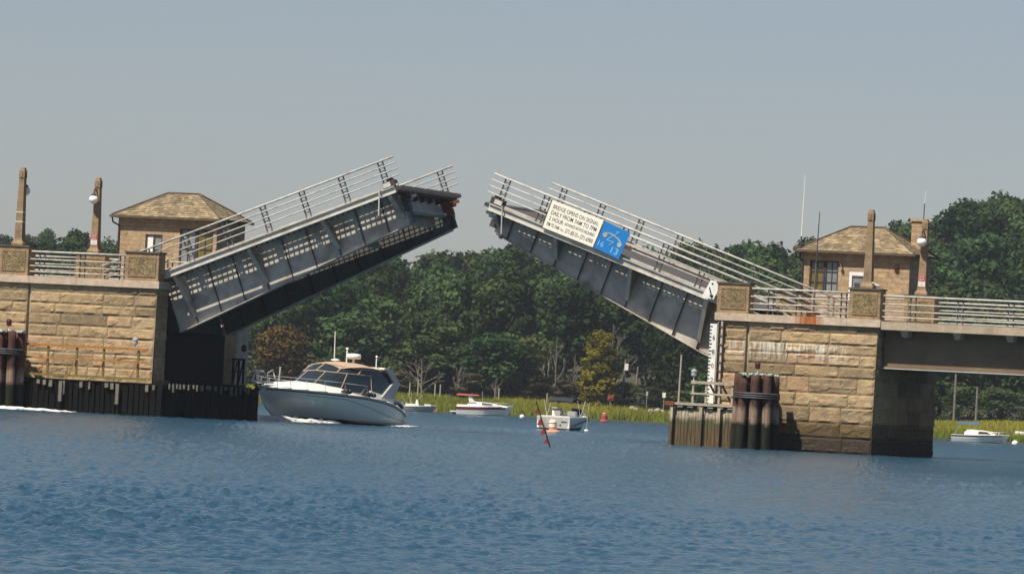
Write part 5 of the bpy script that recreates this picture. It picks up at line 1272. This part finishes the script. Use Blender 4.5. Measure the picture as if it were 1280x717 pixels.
# skiff, left, partly behind the cruiser
o = thing('open_skiff','small open grey and white skiff with rods and gear, moored behind the cruiser stern','motor boat',(-13.4,722,0),(0,0,R(-5)))
S = simple_hull(o,4.8,1.9,0.6,0.85,m='greygel',stripe=('gel',0.02,0.10))
MB().box(1.0,2.3,-0.5,0.5,0.6,0.95).build('seat_box','gel',o); MB().box(3.4,4.2,-0.6,0.6,0.72,0.98).build('bow_box','gel',o); MB().hexa([(2.2,-0.35,0.6),(2.7,-0.35,0.6),(2.7,0.35,0.6),(2.2,0.35,0.6),(2.3,-0.3,1.5),(2.5,-0.3,1.5),(2.5,0.3,1.5),(2.3,0.3,1.5)]).build('console','gel',o)
q = MB()
for a,b in (((1.2,0.3,0.9),(0.4,0.3,1.8)),((1.8,0,0.9),(1.2,0,2.3)),((2.3,0.2,1.3),(3.1,0.2,2.1)),((1.6,-0.3,0.9),(1.7,-0.3,2.5))): q.tube(a,b,0.035,n=5)
q.build('fishing_rod','greywood',o); MB().box(-0.35,-0.02,-0.2,0.2,0.2,1.1).build('outboard_motor','gel',o)
# runabout with black bimini, seen from the stern quarter
hd_ang = R(52)
o = thing('runabout','white runabout with a black bimini top seen from astern in mid channel','motor boat',(3.0,362,0),(0,0,R(72))); o.scale = (0.8,0.92,0.88)
S = simple_hull(o,6.6,2.55,0.98,1.15,m='gel',keel=-0.3,stripe=('antifoul',0.72,0.95))
MB().box(-0.03,0.0,-1.1,1.1,-0.05,0.2).build('black_boot_stripe','antifoul',o)
q = MB().prism([(0.3,0.35),(0.3,0.42),(4.6,0.95),(4.6,0.85)],-1.31,-1.27); q.build('hull_side_flash','black',o)
MB().box(0.0,0.08,-1.15,1.15,0.2,1.02).build('transom','gel',o)
MB().box(0.1,0.9,-1.05,1.05,0.85,1.08).build('sun_pad','chair',o)
for y in (-0.6,0.5): MB().box(2.4,2.9,y-0.28,y+0.28,0.8,1.45).build('seat_back','gel',o)
MB().hexa([(3.6,-1.1,1.0),(6.0,-0.55,1.1),(6.0,0.55,1.1),(3.6,1.1,1.0),(3.6,-1.05,1.2),(5.9,-0.4,1.22),(5.9,0.4,1.22),(3.6,1.05,1.2)]).build('foredeck','gel',o)
for a,b in ((-1.1,-0.35),(0.35,1.1)):
    w = MB().hexa([(3.7,a,1.2),(3.75,a,1.2),(3.75,b,1.2),(3.7,b,1.2),(3.3,a*0.95,1.62),(3.35,a*0.95,1.62),(3.35,b*0.95,1.62),(3.3,b*0.95,1.62)]).build('windshield','glass',o)
    q = MB(); q.tube((3.28,a*0.95,1.64),(3.28,b*0.95,1.64),0.03); q.tube((3.28,a*0.95,1.64),(3.7,a,1.2),0.02); q.tube((3.28,b*0.95,1.64),(3.7,b,1.2),0.02); q.build('windshield_frame','chrome',w)
rg = []
for x, z in ((1.6,2.18),(1.75,2.36),(2.4,2.44),(3.1,2.42),(3.7,2.33),(3.85,2.18)): rg.append([(x,0.85*k,z-0.10*k*k) for k in (-1,-0.6,-0.2,0.2,0.6,1)])
rg2 = [[(x,y,z-0.11) for x,y,z in r_] for r_ in rg]
MB().loft([r_+r2[::-1] for r_,r2 in zip(rg,rg2)]).build('bimini_top','blackcanvas',o,smooth=False)
for sg in (1,-1): q = MB(); q.tube((2.6,sg*1.2,1.0),(1.7,sg*1.2,2.2),0.025); q.tube((2.6,sg*1.2,1.0),(3.7,sg*1.2,2.2),0.025); q.tube((4.2,sg*1.1,1.2),(3.75,sg*1.2,2.2),0.012); q.build('bimini_frame','chrome',o)
tx = MB()
q = MB()
for y in (-0.5,-0.15): q.tube((-0.02,y,0.42),(0.0,y,0.42),0.06,n=10)
q.build('exhaust_port','black',o)
MB().box(-0.02,-0.003,-0.95,-0.55,0.62,0.7).build('name_plate','stripe',o)
bow_rail(o,S,0.2,5)

# ------------------------------------------------------------------ buoys and stake
o = thing('marker_buoy','squat white and orange marker buoy on a wide orange collar, off the runabout stern','buoy',(2.75,331,0),(0,R(-4),0))
MB().lathe([(0.3,-0.1),(0.42,0.0),(0.43,0.1),(0.3,0.16),(0.24,0.18)],n=18).build('collar','orange',o,smooth=True)
b = MB().lathe([(0.24,0.17),(0.2,0.3),(0.23,0.45),(0.2,0.62),(0.17,0.72),(0.08,0.78)],n=16).build('float_body','signwhite',o,smooth=True)
q = MB(); 
for z in (0.3,0.55): q.lathe([(0.225,z),(0.235,z+0.03),(0.225,z+0.06)],n=16)
q.lathe([(0.1,0.78),(0.05,0.86)],n=8); q.build('orange_marks','orange',b)
o = thing('nun_buoy','red conical buoy near the marsh below the yellow tree','buoy',(11.6,684,0))
MB().lathe([(0.5,-0.1),(0.55,0.1),(0.4,0.3),(0.36,0.75),(0.2,1.0)],n=14).build('float_body','buoyred',o); MB().lathe([(0.2,1.0),(0.06,1.12)],n=8).build('top_mark','orange',o)
o = thing('mooring_buoy','small white mooring ball with a thin upright pole, right of the runabout','buoy',(5.0,357,0))
prof = [(0.17*math.sin(math.pi*k/8)+0.001, 0.06-0.17*math.cos(math.pi*k/8)) for k in range(9)]
MB().lathe(prof,n=12).build('ball','gel',o,smooth=True); MB().tube((0,0,0.15),(0.12,0,1.85),0.022).build('pole','greywood',o)
def ball(label, x, y, r, m): tag(MB().lathe([(r*math.sin(math.pi*k/8)+0.001, 0.3*r-r*math.cos(math.pi*k/8)) for k in range(9)],n=12).build('mooring_ball',m,smooth=True,loc=(x,y,0)),label,'buoy')
ball('white mooring ball just right of the maroon striped cruiser bow', 2.0, 695, 0.3, 'gel')
ball('small red mooring ball right of the open skiff', -8.5, 720, 0.27, 'buoyred')
ball('white mooring ball at the bow of the blue canopied cabin boat', 56.6, 646, 0.36, 'gel')
# leaning stake with four red pennants
o = thing('flag_stake','dark leaning stake with four small red pennants in the foreground water','marker stake',(1.72,216,0),(0,R(-20),0))
MB().tube((0,0,-0.4),(0,0,1.78),0.028,0.022).build('stake','black',o)
for z, k in ((0.25,0.9),(0.62,1.0),(0.98,1.1),(1.42,0.9)):
    q = MB(); x0 = -0.02; w = 0.19*k; n = 5
    sgn = -1
    ring1 = [(sgn*w*i/n, 0.02*math.sin(i*1.3), z+0.16*k*(1-i/n)-0.03*i/n) for i in range(n+1)]; ring2 = [(sgn*w*i/n, 0.02*math.sin(i*1.3)+0.003, z-0.12*k*(1-i/n)-0.05*i/n-0.01) for i in range(n+1)]
    q.loft([ring1,ring2],closed=False,cap=False); q.build('pennant','red',o)

# ------------------------------------------------------------------ shore: poles, posts, vehicles, rocks, signs
def utility_pole(label, x, y, h, lean=0, box=False, arm=True):
    o = thing('utility_pole', label, 'utility pole', (x,y,ground_z(x,y)), (0,R(lean),0)); MB().tube((0,0,-0.3),(0,0,h),0.17,0.12).build('pole','deadwood',o)
    if box: MB().box(-0.05,0.45,-0.3,-0.1,h-1.5,h-0.6).build('transformer_box','gel',o)
    return o
utility_pole('pale utility pole with a white box right of the yellow tree', 15.6, 789, 6.9, 2.5, True)
utility_pole('darker leaning utility pole right of the one with the white box', 17.4, 792, 5.8, 3)
utility_pole('grey pole standing in the trees behind the dark side of the right pier', 56.0, 728, 9.5)
utility_pole('short post in front of the dark gap under the approach span', 58.6, 726, 5.2)
def post(label, x, y, h, r=0.1, m='greywood', grp='posts in the marsh'):
    tag(MB().tube((0,0,-0.5),(0,0,h),r,r*0.9).build('mooring_post',m,loc=(x,y,ground_z(x,y))),label,'post',grp)
for x, h, lab in ((-13.0,2.2,'grey post just right of the cruiser stern'),(-11.9,2.6,'tall grey post behind the open skiff'),(-9.6,2.2,'post between the skiff and the bare trees'),(-8.9,2.2,'post right of the wide bare tree'),(-1.0,2.3,'post behind the bow of the maroon striped cruiser'),(5.5,2.0,'short post behind the runabout')):
    post(lab, x, 783, h)
def car(name, label, x, y, rz, col, van=False):
    o = thing(name, label, 'car', (x,y,ground_z(x,y)+0.02), (0,0,rz)); m = mat('car_paint', col, 0.3, var=0.03)
    L_, W_, H_ = 4.5, 1.8, (1.75 if van else 1.45)
    MB().prism([(0,0.35),(0,0.85),(0.15,0.98),(L_-1.2,1.0),(L_-0.1,0.85),(L_,0.6),(L_,0.35)],-W_/2,W_/2).build('body',m,o)
    MB().prism([(0.15,0.98),(0.45,H_),(2.6,H_),(3.5,1.0)],-W_/2*0.9,W_/2*0.9).build('cabin',m,o)
    MB().prism([(0.42,1.03),(0.62,H_-0.12),(2.5,H_-0.12),(3.2,1.03)],-W_/2*0.905,W_/2*0.905).build('side_window','glass',o)
    MB().hexa([(0.2,-0.75,1.02),(0.22,-0.75,1.02),(0.22,0.75,1.02),(0.2,0.75,1.02),(0.42,-0.7,H_-0.08),(0.44,-0.7,H_-0.08),(0.44,0.7,H_-0.08),(0.42,0.7,H_-0.08)]).build('rear_window','glass',o)
    for cx in (0.85,L_-0.9):
        for sg in (-1,1):
            w = MB().tube((cx,sg*(W_/2-0.2),0.33),(cx,sg*(W_/2+0.01),0.33),0.33,n=16).build('wheel','black',o); MB().tube((cx,sg*(W_/2+0.012),0.33),(cx,sg*(W_/2+0.02),0.33),0.19,n=12).build('rim','greygel',w)
    for sg in (-1,1): MB().box(-0.02,-0.003,sg*0.7-0.12,sg*0.7+0.12,0.7,0.88).build('tail_light','red',o); MB().box(L_+0.0,L_+0.02,sg*0.65-0.15,sg*0.65+0.15,0.6,0.75).build('headlight','gel',o)
car('parked_van','black van parked on the shore right of the utility poles',18.6,789.5,R(60),(0.02,0.02,0.03),True)
car('parked_car','white car parked on the shore left of the black van',14.6,790.5,R(20),(0.7,0.68,0.62))
rr = random.Random(17)
for i in range(16):
    x = 17+i*0.62+rr.uniform(-.3,.3); y = 783.0+rr.uniform(-1.2,1.2); r = rr.uniform(0.3,0.62)
    import bmesh
    bm = bmesh.new(); bmesh.ops.create_icosphere(bm, subdivisions=2, radius=r)
    for v in bm.verts: v.co *= 1+0.35*noise.noise(v.co*2.2/r*0.6+Vector((i*3,0,0))); v.co.z *= 0.7
    me = bpy.data.meshes.new('boulder'); bm.to_mesh(me); bm.free(); me.materials.append(MAT['rock'])
    b = bpy.data.objects.new('boulder', me); C.objects.link(b); b.location = (x,y,ground_z(x,y)+0.9); tag(b,'pale boulder of the riprap below the parked vehicles','rock','riprap boulders')
    b.location.z = ground_z(x,y)+r*0.4
    b.scale = (1,1,1.6)
def shore_sign(label,x,y,h,m,w=0.45,hh=0.6):
    o = thing('sign_post',label,'sign',(x,y,ground_z(x,y))); MB().tube((0,0.05,-0.3),(0,0.05,h),0.04).build('post','greywood',o); MB().box(-w/2,w/2,-0.03,0.0,h-hh,h).build('sign_face',m,o)
shore_sign('small white sign on the shore right of the bright green shrub',21.2,784,3.0,'gel',0.45,0.7)
shore_sign('round red sign left of the utility poles',14.0,784,2.2,'red',0.8,0.7)
shore_sign('small pale sign between the parked van and the white sign',18.9,784,3.0,'greygel',0.3,0.6)
# upturned dinghy on the right shore
o = thing('beached_dinghy','white dinghy pulled up on the right marsh beyond the cabin boat','boat',(56.8,692,ground_z(56.8,692)+0.5),(R(180),0,R(20)))
simple_hull(o,2.9,1.3,0.45,0.6)
o = thing('beached_dinghy','second white dinghy at the right edge of the picture','boat',(60.6,692,ground_z(60.6,692)+0.5),(R(180),0,R(30)))
simple_hull(o,2.4,1.2,0.42,0.55)

# ------------------------------------------------------------------ haze
hb = MB().box(-1490,1490,-190,1780,-3,90)
m = bpy.data.materials.new('haze'); m.use_nodes = True; t = m.node_tree
for n_ in list(t.nodes):
    if n_.type != 'OUTPUT_MATERIAL': t.nodes.remove(n_)
pv = t.nodes.new('ShaderNodeVolumePrincipled'); pv.inputs['Color'].default_value = (0.80,0.90,1.0,1); pv.inputs['Density'].default_value = 0.00006; pv.inputs['Anisotropy'].default_value = 0.0
t.links.new(pv.outputs[0], [n_ for n_ in t.nodes if n_.type=='OUTPUT_MATERIAL'][0].inputs['Volume'])
tag(hb.build('haze', m), None, None, kind='stuff')
